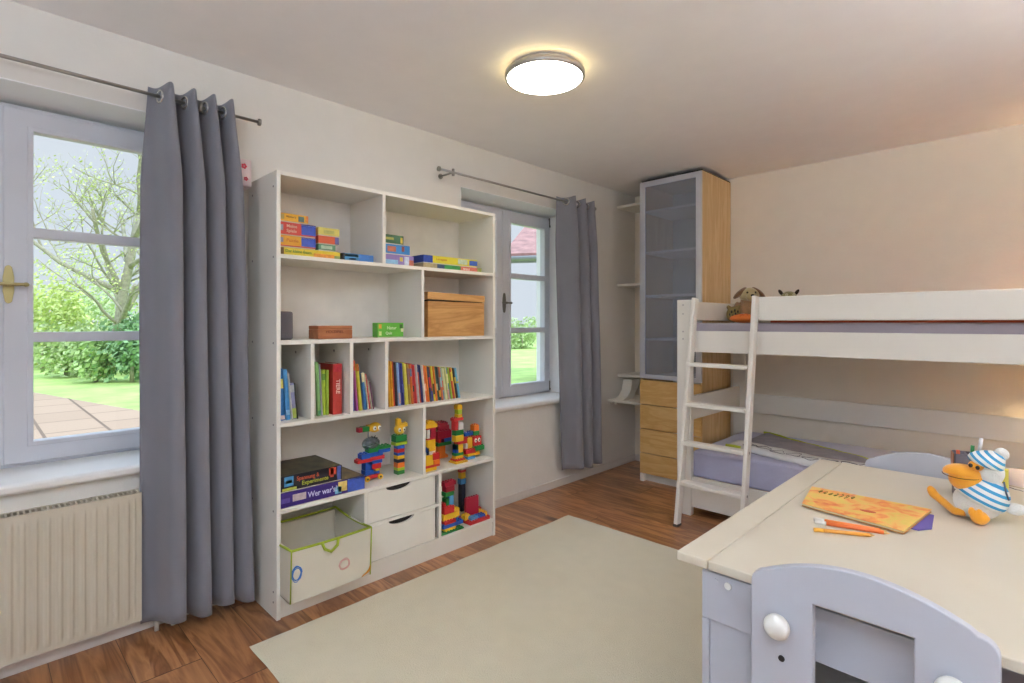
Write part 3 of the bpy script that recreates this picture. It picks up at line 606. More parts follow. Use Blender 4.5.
def scribble(c, ry, rz_, m, turns=3, sd=1, x=None):
    rr = random.Random(sd); p = []
    for i in range(turns * 16 + 1):
        a = 2 * pi * i / 16; k = .8 + .3 * rr.random() * .5 + .12 * sin(a * .37 + sd)
        zz = c[1] + rz_ * k * sin(a); p.append((fl * zz / H + .0015, c[0] + ry * k * cos(a), zz))
    return MB().tube(p, .0018, m, seg=6)
scribble((-.165, .125), .022, .034, mat('3f7ac8', .7, name='blue_print'), 4, 2).build('printed_ring', t)
scribble((.055, .095), .028, .026, mat('d8a8a0', .7, name='pink_print'), 3, 5).build('printed_ring', t)
b = MB()
for k in range(6): b.tube([(.003, hw - .045 + k * .008, .006 + k * .002), (.004, hw - .002, .028 + k * .004)], .002, mat('e09a28', .7, name='orange_print'), seg=6)
b.build('printed_patch', t)

# ---- toy brick models
BC = dict(r='c42a2e', b='2456b0', g='1f7f3a', y='e6b62a', l='a4c22c', o='e8792a', w='d8d6d0', k='26283a', t='4a90c8', m='a81c38')
BW = .0159
def bricks(label, items, loc, rz=0, name='brick_tower', cat='toy', group='brick models in the bookcase', s=1.0):
    """items: (cx, cy, z, nx, ny, height, colour) in stud units of BW, height in units of BW"""
    t = thing(name, label, cat, loc, rz, group)
    for (cx, cy, z, nx, ny, h, c) in items:
        m = mat(BC[c], .28, var=.02, name='brick_' + c); b = MB(); u = BW * s
        b.box((cx - nx / 2) * u + .0002, (cx + nx / 2) * u - .0002, (cy - ny / 2) * u + .0002, (cy + ny / 2) * u - .0002, z * u, (z + h) * u, m)
        for i in range(int(nx)):
            for j in range(int(ny)):
                x, y = (cx - nx / 2 + i + .5) * u, (cy - ny / 2 + j + .5) * u
                b.cyl((x, y, (z + h) * u), (x, y, (z + h + .26) * u), .3 * u, m, seg=12)
        b.build('brick', t, bevel=.0008)
    return t
def eyes(t, x, y, z, sp=.011, r=.006, horizontal=True):
    for s_ in (-1, 1):
        e = MB().ell((x, y + s_ * sp, z), (.003, r, r * 1.15), mat('f0ece0', .3, name='eye_white'), seg=14, rings=8).build('eye', t)
        MB().ell((x + .0025, y + s_ * sp + .001, z - .001), (.0018, r * .45, r * .5), mat('17141a', .3, name='pupil'), seg=10, rings=6).build('pupil', e)
ZL = .4785; XT = -2.47
# standing robot with a long-necked head brick behind it
t = bricks('brick robot with blue arms and clear helmet on the lower shelf', [(0, 0, .5, 2, 4, .9, 'r'), (0, -.8, 1.5, 2, 3, 1.2, 'b'), (0, 1, 1.5, 2, 1.6, .6, 'b'), (0, 1, 2.15, 2, 2, .55, 'y'), (0, -1.2, 2.75, 2, 2, 2.2, 'b'), (0, .8, 2.75, 2, 3, 1.3, 'r'), (0, .6, 4.1, 2, 4, .8, 'b'),
    (0, 1.0, 4.95, 2, 4.6, .9, 'r'), (0, -.2, 5.9, 2, 6, 1.1, 'b'), (.6, -2.6, 5.0, 2, 4, .85, 'r'), (.5, 3, 6.6, 2, 3.4, .9, 'b'), (.6, -2.4, 5.9, 2, 2.4, 1.2, 'b'), (.2, .2, 7.05, 2, 3.2, 1.8, 'g'), (.6, 3.2, 7.6, 2, 3.2, .7, 'g')],
    (-2.48, 1.475, ZL), 0, 'brick_robot', s=1.3)
for y in (-.038, .038): 
    wh = MB().cyl((.021, y, .014), (.031, y, .014), .0138, mat(BC['y'], .3, name='brick_y')).build('wheel', t); MB().cyl((.0305, y, .014), (.033, y, .014), .006, M_dark).build('hub', wh)
rob = t
MB().ell((.0, -.002, .190), (.034, .050, .034), mat('8f9aa0', .15, var=.02, trans=.6, name='smoky_plastic')).build('helmet', t)
def loose(parent, dx, dy, dz, items, s):
    for (cx, cy, z, nx, ny, h, c) in items:
        m = mat(BC[c], .28, var=.02, name='brick_' + c); u = BW * s
        MB().box(dx + (cx - nx / 2) * u, dx + (cx + nx / 2) * u, dy + (cy - ny / 2) * u, dy + (cy + ny / 2) * u, dz + z * u, dz + (z + h) * u, m).build('brick', parent, bevel=.0015)
loose(rob, -.02, .0, .247, [(0, -3.0, .3, 1.6, 1.2, 1.3, 'm'), (0, -1.4, .3, 1.8, 2.2, 1.4, 'g'), (0, .2, .2, 1.8, 1.6, 1.7, 'y')], 1.2)
MB().ell((-.018, .032, .267), (.022, .036, .027), mat(BC['y'], .3, name='brick_y')).build('head', rob); eyes(rob, .002, .034, .266, .014, .0105)
MB().cyl((-.03, 0, .20), (-.03, 0, .26), .0035, mat('8f9aa0', .3, name='grey_plastic')).build('support_rod', rob)
b = MB()
for a in range(6): b.tube([(.012, .006, .218), (.012 + .006 * cos(a), .006 + .02 * cos(a * 1.047), .218 + .014 * sin(a * 1.047))], .0022, M_dark, seg=6)
b.build('black_star', rob)
t = bricks('thin brick giraffe tower with yellow crown head', [(0, 0, 0, 2, 2.2, 1, 'g'), (0, 0, 1.05, 2, 2.2, .7, 'l'), (0, 0, 1.8, 2, 2.2, 1.3, 'o'), (0, 0, 3.15, 2, 2.2, .9, 'k'), (0, 0, 4.1, 2, 2.2, .9, 'y'), (0, 0, 5.05, 2, 2.2, .7, 'b'), (0, 0, 5.8, 2, 2.2, .95, 'r'), (0, 0, 6.8, 2, 2.2, .9, 'b'), (0, 0, 7.8, 2.4, 3.6, .8, 'l'), (0, 0, 8.7, 2.4, 3.4, 1.7, 'g'), (0, -.3, 12.9, 1.2, 1.2, 1.8, 'y'), (0, 1.3, 12.4, 1.2, 2, 1, 'y')],
    (XT, 1.64, ZL), 0, 'brick_giraffe', s=1.28)
MB().ell((.0, .002, .240), (.024, .033, .029), mat(BC['y'], .3, name='brick_y')).build('head', t); eyes(t, .021, .004, .241, .0135, .0105)
# right compartment
bricks('yellow brick house tower beside the divider', [(0, 0, 0, 2, 4, .9, 'y'), (0, .6, .9, 2, 5, .7, 'r'), (0, -.6, 1.6, 2, 3, 2.8, 'y'), (.3, 1.9, 1.6, 2, 2, 1.2, 'o'), (.3, 1.7, 2.9, 2, 2.2, 1.8, 'r'), (0, 0, 4.5, 2, 3, .8, 'w'), (0, -1, 4.5, 2, 1, 2.0, 'b'), (0, .2, 5.4, 2, 2.8, 3.1, 'y'), (0, .2, 8.6, 2, 3, .4, 'r'), (0, -.8, 9.0, 2, 1, 2.4, 'w'), (0, .9, 9.0, 2, 1.6, 2.4, 'm'), (0, .2, 11.4, 2, 3, .4, 'r'), (0, .2, 11.8, 2.2, 4, 1, 'y'), (0, .2, 12.8, 2, 2.2, .8, 'y')], (-2.405, 1.79, ZL), 0, 'brick_house', s=1.27)
bricks('red brick bush on an orange foot behind the towers', [(0, 0, 0, 2, 4, .8, 'o'), (0, 0, .8, 2, 2, 3.0, 'o'), (0, 0, 3.9, 4, 5, 1, 'g'), (0, .5, 4.9, 4, 4, 1.1, 'b'), (0, -1.2, 4.9, 4, 2, 1.1, 'r'), (0, 0, 6.0, 4, 5, 2.2, 'm'), (0, -1.8, 7.4, 2, 1, 1, 'g'), (0, 0, 8.2, 3, 4, 1.5, 'm'), (0, 0, 9.7, 3, 3, .8, 'm')], (-2.58, 2.01, ZL), 0, 'brick_bush', s=1.3)
t = bricks('tall striped brick tower with a yellow top beside the red bush', [(.2, 0, 0, 4, 5, .5, 'y'), (0, 0, .55, 3, 4, .6, 'r'), (0, 0, 1.2, 2, 3.4, 1.0, 'y'), (0, 0, 2.25, 2, 3.4, .9, 'g'), (0, .5, 3.2, 2, 2, 2.6, 'y'), (0, -1, 3.2, 2, 1, 2.6, 'b'), (0, -1, 4.2, 2, 1, 1.6, 'g'), (0, .4, 5.9, 2, 2.6, .9, 'r'), (0, 0, 6.85, 2, 3.4, 2.0, 'y'), (0, 0, 8.9, 2, 3.4, 1.7, 'g'), (0, .6, 10.65, 2, 2, 2.3, 'w'), (0, -1.3, 10.65, 2, 1.4, 3.0, 'r'), (0, -.4, 13.7, 2, 4, .9, 'r'), (0, .2, 14.7, 2, 1.8, 1.0, 'y'), (0, .2, 15.8, 2, 1.6, 1.4, 'l'), (0, .1, 17.3, 2, 2, 1.4, 'y')], (-2.43, 2.02, ZL), 0, 'brick_tower', s=1.13)
t = bricks('red and green brick vehicle with a face near the right panel', [(0, -1, 0, 4, 3, .8, 't'), (0, 0, .9, 4, 5, .8, 'y'), (0, -1.3, 1.8, 4, 4, 1.2, 'r'), (0, 2.4, 2.1, 4, 4, 1.4, 'g'), (0, 2, 3.6, 3, 3.2, 3.0, 'r'), (0, 2, 6.7, 2, 2.4, 1.4, 'g'), (0, 2, 8.2, 2, 2, 1.8, 'o'), (-.4, -.6, 7.0, 2, 4, 1.0, 'b'), (-.4, -2.0, 4.8, 2, 2, 2.0, 'r'), (-.2, -.6, 3.1, 2, 2, 3.2, 'y'), (-.2, -1.9, 3.1, 2, 1, 1.6, 'w')], (-2.46, 2.140, ZL), 0, 'brick_vehicle', s=1.22)
eyes(t, .030, .036, .104, .014, .011)
MB().cyl((-.01, -.03, .0), (-.01, -.03, .148), .0035, mat('8a8a90', .3, name='grey_plastic')).ell((-.01, -.03, .152), (.014, .016, .014), mat('c8b8b8', .2, var=.5, vscale=120, name='speckled_ball')).build('antenna_ball', t)
# lower right compartment
ZB = .1045
bricks('red and yellow brick castle on a green base plate', [(0, 0, 0, 6, 8, .4, 'g'), (1, -.5, .4, 3, 4, .9, 'y'), (.6, .5, 1.35, 4, 7, 1.0, 'b'), (.6, -.6, 2.4, 4, 4, .9, 'r'), (.6, -.2, 3.35, 3, 5, 1.7, 'y'), (.6, -.6, 5.1, 3, 3.6, 2.0, 'r'), (.6, -1.9, 7.1, 2, 1, 1.0, 'r'), (.6, .6, 7.1, 2, 1.6, 2.6, 't'), (.6, -.8, 7.2, 2, 1, 2.0, 'g'), (.6, 0, 9.8, 2, 3, 1.2, 'g'), (.6, .2, 11.0, 2, 3, 1.5, 'm'), (.6, .2, 12.6, 2, 4, 1.2, 'm'), (0, 2.6, 3.4, 3, 2, 2.2, 'y'), (-1.6, -2.6, 2.4, 2, 2, 4, 'k'), (-1.6, -2.6, 6.4, 2, 2, 1.6, 'r')], (-2.43, 1.935, ZB), 0, 'brick_castle', s=1.28)
bricks('white and yellow brick column with green top on the lowest shelf', [(0, 0, 0, 2, 2, 3.4, 'k'), (0, 0, 3.4, 2, 2, 7, 'k'), (0, 0, 10.4, 2, 2.6, 2.0, 't'), (0, 0, 12.5, 2, 2.2, 2.3, 'y'), (0, 0, 14.9, 2, 2.6, .9, 'r'), (0, 0, 15.9, 2, 2.0, 2.2, 'w'), (0, 0, 18.2, 3, 4, .9, 'g'), (0, 1.3, 19.2, 3, 4, .9, 'l')], (-2.60, 2.195, ZB), 0, 'brick_column', s=1.04)
bricks('low red brick track with blue tiles and red panel', [(0, 0, 0, 6, 8, 1.0, 'r'), (1.6, -1.6, 1.0, 2, 3, .8, 't'), (1.6, 1, 1.0, 2, 3, .8, 'b'), (.2, 3, 1.0, 4, 1, 1.2, 'y'), (-1, 0, 1.0, 1, 5, 5.8, 'm'), (0, -3.2, 1.0, 2, 2, 1.4, 'y'), (-2, 3.6, 1, 2, 1, 1.6, 'r')], (-2.43, 2.145, ZB), 0, 'brick_track', s=1.25)

# box with red flowers on the wall behind the bookcase edge
t = thing('flowered_box', 'small white box lamp with red flowers on the wall behind the bookcase', 'wall lamp', (WX, .875, 1.93))
MB().box(0, .10, -.04, .045, 0, .125, mat('dcc8c8', .6, name='white_paper')).build('shade', t, bevel=.004)
b = MB(); fr = mat('c8304a', .6, name='red_print')
for cy, cz, r in ((.012, .092, .013), (-.018, .06, .008), (.02, .035, .010), (-.02, .105, .007)):
    for a in range(5): b.ell((.1005, cy + r * .6 * cos(a * 1.257), cz + r * .6 * sin(a * 1.257)), (.0008, r * .42, r * .42), fr, seg=8, rings=5)
    for a in range(5): b.ell((.03 + cy + r * .6 * cos(a * 1.257) + .02, -.0402, cz + r * .6 * sin(a * 1.257)), (r * .42, .0008, r * .42), fr, seg=8, rings=5)
b.build('printed_flowers', t)

# ------------------------------------------------------------------ rug
b = MB(); mi = b.mi(M_rug); nx, ny = 70, 80; X0r, X1r, Y0r, Y1r = -2.245, -.35, .785, 2.835; V = []
for j in range(ny + 1):
    row_ = []
    for i in range(nx + 1):
        u, v = i / nx, j / ny; x = X0r + (X1r - X0r) * u; y = Y0r + (Y1r - Y0r) * v
        if i in (0, nx): x += .006 * noise.noise(Vector((y * 7, 1, i)))
        if j in (0, ny): y += .006 * noise.noise(Vector((x * 7, 4, j)))
        e = min(i, nx - i, j, ny - j); z = .002 if e == 0 else .013 + .003 * noise.noise(Vector((x * 9, y * 9, 0)))
        row_.append(b.bm.verts.new((x, y, z)))
    V.append(row_)
for j in range(ny):
    for i in range(nx):
        f = b.bm.faces.new((V[j][i], V[j][i + 1], V[j + 1][i + 1], V[j + 1][i])); f.material_index = mi; f.smooth = True
tag(b.build('rug'), 'large cream woven rug on the wooden floor', 'rug')

# ------------------------------------------------------------------ bunk bed
t = bed = thing('bunk_bed', 'white wooden bunk bed along the back wall', 'bunk bed', (0, 0, 0))
bx0, bx1, by0, by1 = -1.75, .37, 3.40, 4.395
for x in (bx0, bx1 - .1):
    for y, y2 in ((by0, by0 + .045), (by1 - .045, by1)):
        p = MB().box(x, x + .10, y, y2, 0, 1.455, M_white).build('post', t, bevel=.004)
        if y == by0:
            for z in (1.42, 1.36, 1.24, 1.19): MB().cyl((x + .045, y - .0015, z), (x + .045, y + .002, z), .006, mat('b8b4b4', .4, metal=.4, name='bolt_cap'), seg=12).build('bolt_cap', p)
for x in (bx0 + .03, bx1 - .055):
    for z0, z1 in ((1.315, 1.448), (1.105, 1.245), (.625, .79), (.06, .26)):
        MB().box(x, x + .025, by0 + .045, by1 - .045, z0, z1, M_white).build('end_board', t, bevel=.003)
for y in (by0 + .012, by1 - .035):
    for z0, z1 in ((1.104, 1.245), (.06, .262)):
        MB().box(bx0 + .10, bx1 - .1, y, y + .022, z0, z1, M_white).build('side_board', t, bevel=.003)
MB().box(-1.215, bx1 - .005, by0 - .012, by0 + .010, 1.312, 1.458, M_white).build('guard_rail', t, bevel=.008, seg=3)
MB().box(bx0 + .10, bx1 - .1, by1 - .03, by1 - .008, 1.312, 1.45, M_white).build('guard_rail', t, bevel=.003)
for z0, z1 in ((.585, .735),): MB().box(bx0 + .10, bx1 - .1, by1 - .03, by1 - .008, z0, z1, M_white).build('back_board', t, bevel=.003)
b = MB()
for i in range(14): b.box(-1.62 + i * .14, -1.56 + i * .14, by0 + .035, by1 - .035, 1.125, 1.14, M_pine); b.box(-1.62 + i * .14, -1.56 + i * .14, by0 + .035, by1 - .035, .24, .255, M_pine)
b.build('slats', t)
def mattress(name, label, x0, x1, y0, y1, z0, z1, m, bulge=.02):
    b = MB(); b.box(x0, x1, y0, y1, z0, z1, m); bmesh.ops.subdivide_edges(b.bm, edges=b.bm.edges, cuts=9, use_grid_fill=True)
    cx, cy = (x0 + x1) / 2, (y0 + y1) / 2
    for v in b.bm.verts:
        if v.co.z > z1 - .001:
            v.co.z += bulge * max(0, 1 - ((v.co.x - cx) / (x1 - x0) * 2) ** 4) * max(0, 1 - ((v.co.y - cy) / (y1 - y0) * 2) ** 4) + .006 * noise.noise(v.co * 6)
    return one(name, label, 'mattress', b, bevel=.045, seg=5, angle=60, smooth=True)
mattress('mattress', 'greyish lavender mattress on the upper bunk', -1.69, .30, by0 + .04, by1 - .04, 1.143, 1.298, M_mattop, .0)
mattress('mattress', 'lavender sheeted mattress on the lower bunk', -1.655, .30, by0 + .04, by1 - .04, .258, .435, M_lav)
# red bedding strip on the upper bunk
b = MB(); b.box(-1.16, .28, by0 + .055, by1 - .12, 1.30, 1.318, mat('9c3f22', .85, bump=.3, bscale=60, name='red_brown_blanket'))
bmesh.ops.subdivide_edges(b.bm, edges=b.bm.edges, cuts=8, use_grid_fill=True)
for v in b.bm.verts: v.co.z += .004 * noise.noise(v.co * 9) * (v.co.z > 1.305)
one('blanket', 'red brown blanket on the upper bunk behind the guard rail', 'blanket', b, smooth=True, bevel=.006)
# patterned duvet with lime piping on the lower bunk
t = thing('duvet', 'grey duvet with puzzle outline border and lime piping on the lower bunk', 'duvet', (0, 0, 0))
b = MB(); M_duv = mat('96939c', .85, bump=.35, bscale=25, var=.12, vscale=12, name='duvet_grey'); mi = b.mi(M_duv)
def duvet_z(x, y): return .462 + .012 * noise.noise(Vector((x * 3.3, y * 4, 2))) + .005 * noise.noise(Vector((x * 12, y * 12, 5)))
ax, bx_, ay, byy = -1.48, .24, 3.60, 4.30; nx, ny = 60, 26; V = []
for j in range(ny + 1):
    rw = []
    for i in range(nx + 1):
        x = ax + (bx_ - ax) * i / nx; yy0 = 3.62 - .12 * min(1, max(0, (x + 1.45) / .5)); yb = 4.27 if x < -1.46 else max(3.72, 4.27 - .56 * (x + 1.46)); y = yy0 + (yb - yy0) * j / ny
        e = min(i, nx - i, j, ny - j); z = duvet_z(x, y) + (.0 if e > 1 else -.012 * (2 - e))
        rw.append(b.bm.verts.new((x, y, z)))
    V.append(rw)
for j in range(ny):
    for i in range(nx):
        f = b.bm.faces.new((V[j][i], V[j][i + 1], V[j + 1][i + 1], V[j + 1][i])); f.material_index = mi; f.smooth = True
edge = [V[ny][i].co.copy() for i in range(nx + 1)]; e0 = [V[0][i].co.copy() for i in range(nx + 1)]
b.build('cover', t, solid=.02)
# light border band along the front with outline loops
bd = mat('d2d2d2', .85, bump=.2, bscale=30, name='pale_border'); b = MB(); mi = b.mi(bd); rows = []
for j in range(6):
    rows.append([b.bm.verts.new((e0[i].x, e0[i].y - .012 + .032 * j, duvet_z(e0[i].x, e0[i].y + .032 * j) + (.015 if j else -.012))) for i in range(nx + 1)])
for j in range(5):
    for i in range(nx):
        f = b.bm.faces.new((rows[j][i], rows[j][i + 1], rows[j + 1][i + 1], rows[j + 1][i])); f.material_index = mi; f.smooth = True
b.build('border', t, solid=.006)
b = MB(); ln = mat('3f3c48', .8, name='outline_print')
for k in range(17):
    x = -1.36 + k * .098; y0_ = 3.62 - .12 * min(1, max(0, (x + 1.45) / .5)); p = []
    for i in range(20):
        a = 2 * pi * i / 20; q = .034 * (1 + .28 * cos(3 * a + k)); px, py = x + q * 1.15 * cos(a), y0_ + .062 + (.010 if k % 2 else -.006) + q * sin(a); p.append((px, py, duvet_z(px, py) + .0185))
    b.tube(p, .0016, ln, seg=5, close=True)
b.build('outline_print', t)
lime = mat('b9c436', .7, name='lime_piping_bed')
MB().tube([(q.x, q.y + .0, q.z + .022) for q in edge], .009, lime, seg=8).build('lime_piping', t)
MB().tube([(-1.50, 3.62, .462), (-1.44, 3.60, .468), (-1.40, 3.60, .466)], .012, lime, seg=8).build('lime_corner', t)

# ladder
t = thing('bunk_ladder', 'white wooden ladder leaning on the bunk bed', 'ladder', (0, 0, 0))
def plank_between(name, parent, a, b_, tx, ty, m, bev=.004):
    a, b_ = Vector(a), Vector(b_); d = b_ - a; ydir = Vector((1, 0, 0)).cross(d).normalized(); xdir = ydir.cross(d.normalized()) * -1
    q = MB(); vs = []
    for p in (a, b_):
        for sx, sy in ((-1, -1), (1, -1), (1, 1), (-1, 1)): vs.append(q.bm.verts.new(p + xdir * sx * tx / 2 + ydir * sy * ty / 2))
    for f in ((0, 1, 2, 3), (7, 6, 5, 4), (0, 4, 5, 1), (1, 5, 6, 2), (2, 6, 7, 3), (3, 7, 4, 0)): q.bm.faces.new([vs[k] for k in f]).material_index = q.mi(m)
    bmesh.ops.recalc_face_normals(q.bm, faces=q.bm.faces); return q.build(name, parent, bevel=bev, seg=3)
LX0, LX1 = -1.632, -1.222
for x in (LX0, LX1):
    r_ = plank_between('rail', t, (x, 3.175, .012), (x + (.03 if x == LX0 else .006), 3.365, 1.462), .026, .058, M_white, .006)
    MB().box(x - .013, x + .013, 3.145, 3.205, 0, .014, mat('5a5654', .7, name='rubber_foot')).build('foot_cap', r_)
for z in (1.028, .772, .525, .275):
    y = 3.175 + .19 * z / 1.45
    MB().box(LX0 + .01, LX1 - .01, y - .04, y + .035, z - .012, z + .012, M_white).build('rung', t, bevel=.004)
    MB().cyl((LX1 + .012, y, z), (LX1 + .0155, y, z), .008, M_chrome, seg=12).build('rung_bolt', t)

# toys on the upper bunk
def plush_dog():
    t = thing('plush_dog', 'brown and cream plush dog with floppy ears on the upper bunk', 'soft toy', (-1.535, 4.10, 1.30), R(35))
    tan = mat('a27c52', .95, bump=.8, bscale=150, var=.15, vscale=30, sheen=.5, name='tan_plush'); cream = mat('b8a878', .95, bump=.8, bscale=150, var=.12, sheen=.5, name='cream_plush'); br = mat('7a5632', .95, bump=.8, bscale=150, sheen=.5, name='brown_plush')
    MB().ell((0, 0, .08), (.085, .075, .085), tan).ell((0, -.02, .165), (.06, .05, .05), tan).ell((-.06, -.07, .04), (.03, .05, .03), tan).ell((.06, -.07, .04), (.03, .05, .03), tan).ell((-.08, -.01, .1), (.025, .03, .06), tan).ell((.08, -.01, .1), (.025, .03, .06), tan).build('body', t, remesh=.006)
    MB().ell((0, -.03, .205), (.072, .065, .058), cream).ell((0, -.085, .19), (.04, .035, .032), cream).build('head', t, remesh=.006)
    MB().ell((0, -.117, .2), (.013, .009, .009), M_dark).build('nose', t)
    for s_ in (-1, 1):
        MB().ell((s_ * .066, -.03, .222), (.020, .035, .062), br, Matrix.Rotation(R(-48) * s_, 3, 'Y')).build('ear', t)
        MB().ell((s_ * .028, -.086, .222), (.007, .006, .008), mat('15110e', .2, name='bead_eye')).build('eye', t)
    return t
plush_dog()
t = thing('plush_animal', 'greenish plush toy whose head just tops the guard rail', 'soft toy', (-1.27, 4.15, 1.30), R(30))
gm = mat('8a8450', .95, bump=.7, bscale=150, var=.3, vscale=40, sheen=.4, name='olive_plush')
MB().ell((0, 0, .07), (.07, .065, .075), gm).ell((0, -.01, .17), (.06, .055, .058), gm).build('body', t, remesh=.006)
for s_ in (-1, 1):
    MB().ell((s_ * .052, -.01, .218), (.012, .01, .026), mat('2c241a', .9, name='dark_plush'), Matrix.Rotation(R(35) * s_, 3, 'Y')).build('ear', t)
    MB().ell((s_ * .024, -.055, .2), (.01, .008, .01), mat('d8d0b0', .4, name='eye_white')).build('eye', t)
t = thing('spotted_toy', 'small spotted plush leopard head in front of the dog', 'soft toy', (-1.585, 3.95, 1.30), R(35))
MB().ell((0, 0, .06), (.05, .045, .06), mat('8a7a4a', .95, bump=.5, bscale=150, name='khaki_plush')).ell((-.035, 0, .115), (.015, .012, .015), mat('8a7a4a', .95, bump=.5, bscale=150, name='khaki_plush')).ell((.035, 0, .115), (.015, .012, .015), mat('8a7a4a', .95, bump=.5, bscale=150, name='khaki_plush')).build('body', t, remesh=.005)
b = MB()
for a, z in ((-.5, .08), (0, .09), (.5, .08), (-.3, .05), (.3, .05), (.1, .065), (-.8, .06)): b.ell((.045 * sin(a), -.043 * cos(a), z), (.006, .005, .011), M_dark, seg=10, rings=6)
b.build('spots', t)
t = thing('orange_cushion', 'small orange patterned cushion at the head of the upper bunk', 'cushion', (-1.375, 3.60, 1.30), R(10))
MB().ell((0, 0, .028), (.09, .07, .030), mat('e07a34', .9, bump=.3, bscale=80, var=.05, name='orange_cloth')).build('filling', t, smooth=True)
b = MB(); rr = random.Random(2)
for i in range(24):
    a, q = rr.uniform(0, 6.28), rr.uniform(.1, .85); b.ell((.086 * q * cos(a), .066 * q * sin(a), .028 + .0302 * math.sqrt(1 - q * q)), (.007, .005, .0015), mat('b84424', .9, name='red_print_cloth'), seg=8, rings=5)
b.build('printed_dots', t)
# clip lamps by the bed, just past the picture's edge
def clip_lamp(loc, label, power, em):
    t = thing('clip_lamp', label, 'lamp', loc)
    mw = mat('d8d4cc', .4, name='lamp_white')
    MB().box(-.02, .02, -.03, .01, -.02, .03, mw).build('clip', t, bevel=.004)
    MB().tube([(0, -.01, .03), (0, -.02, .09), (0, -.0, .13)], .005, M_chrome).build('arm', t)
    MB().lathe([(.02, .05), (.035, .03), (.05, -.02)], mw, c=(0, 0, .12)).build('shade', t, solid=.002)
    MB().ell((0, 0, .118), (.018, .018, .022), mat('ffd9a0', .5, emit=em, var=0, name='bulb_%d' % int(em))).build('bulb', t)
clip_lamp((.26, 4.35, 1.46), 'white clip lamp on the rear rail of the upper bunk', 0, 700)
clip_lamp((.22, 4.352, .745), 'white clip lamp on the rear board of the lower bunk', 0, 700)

# ------------------------------------------------------------------ table
TZ = .70; tx0, tx1, ty0, ty1 = -.672, .48, 1.303, 2.625; seam = -.588
t = thing('play_table', 'cream white children table with magazine and plush bird on it', 'table', (0, 0, 0))
MB().box(seam + .001, tx1, ty0, ty1, TZ - .023, TZ, M_table).build('tabletop', t, bevel=.003)
MB().box(tx0, seam - .001, ty0, ty1, TZ - .023, TZ, M_table).build('edge_board', t, bevel=.003)
for x in (-.608, .40): MB().box(x, x + .030, ty0 + .032, ty1 - .02, 0, TZ - .028, M_tframe).build('side_board', t, bevel=.002)
ap = MB().box(-.608, -.055, ty0 + .012, ty0 + .031, .548, TZ - .031, M_tframe).build('drawer_front', t, bevel=.002)
MB().cyl((-.541, ty0 + .009, .648), (-.541, ty0 + .013, .648), .009, M_white).build('cover_cap', ap, bevel=.001)
MB().cyl((-.572, ty0 + .009, .650), (-.572, ty0 + .013, .650), .007, M_tframe).build('cover_cap', ap)
MB().box(-.56, -.06, ty0 + .05, ty0 + .45, .555, .565, M_tframe).box(-.56, -.545, ty0 + .05, ty0 + .45, .565, .655, M_tframe).box(-.075, -.06, ty0 + .05, ty0 + .45, .565, .655, M_tframe).build('drawer_box', ap)
MB().box(-.608, -.590, ty0 + .012, ty0 + .031, 0, .547, M_tframe).box(-.590, -.460, ty0 + .019, ty0 + .031, 0, .547, M_tframe).build('leg_board', t, bevel=.0015)
MB().box(-.571, .40, ty1 - .06, ty1 - .04, .56, TZ - .029, M_tframe).build('rear_apron', t, bevel=.002)
MB().box(-.571, .40, 1.95, 1.97, .12, TZ - .029, M_tframe).build('cross_panel', t, bevel=.002)
def chair(label, loc, rz, cut=.716, dz=.004):
    t = thing('child_chair', label, 'chair', loc, rz, None)
    hw = .206; zt = .752 + dz; pk = .800 + dz
    o = [(-hw, 0), (-hw, zt - .03)]
    for i in range(7): a = pi - pi / 2 * i / 6 * .85; o.append((-hw + .03 + .03 * cos(a), zt - .03 + .03 * sin(a)))
    for i in range(1, 24):
        u = -1 + 2 * i / 24; o.append((u * (hw - .025), zt + (pk - zt) * (1 - u * u)))
    for i in range(7): a = pi / 2 * .15 + pi / 2 * .85 * (1 - i / 6); o.append((hw - .03 + .03 * cos(a), zt - .03 + .03 * sin(a)))
    o += [(hw, zt - .03), (hw, 0)]; o += [(hw - .045, 0), (hw - .055, .30), (-hw + .055, .30), (-hw + .045, 0)]
    plate('backrest', o, [rect(-.082, .087, .47, cut)], .022, M_tframe, t, XZ(0), bevel=.003)
    for s_ in (-1, 1):
        k = MB().cyl((s_ * .144, -.011, .655), (s_ * .144, -.022, .655), .012, M_white).ell((s_ * .144, -.036, .655), (.026, .022, .026), M_white, seg=28, rings=16).build('knob', t)
        MB().cyl((s_ * .142, -.0135, .578), (s_ * .142, -.008, .578), .0065, M_dark, seg=16).build('screw_hole', t)
        MB().box(s_ * .185 - .011, s_ * .185 + .011, .012, .34, 0, .40, M_tframe).build('leg_panel', t, bevel=.003)
    MB().box(-.172, .172, .013, .335, .395, .417, M_white).build('seat', t, bevel=.005)
    return t
chair('white wooden chair with round knobs at the near side of the table', (-.246, 1.235, 0), 0)
c2 = chair('white wooden chair behind the table, facing the bird', (-.305, 2.665, 0), pi, .67, -.02)

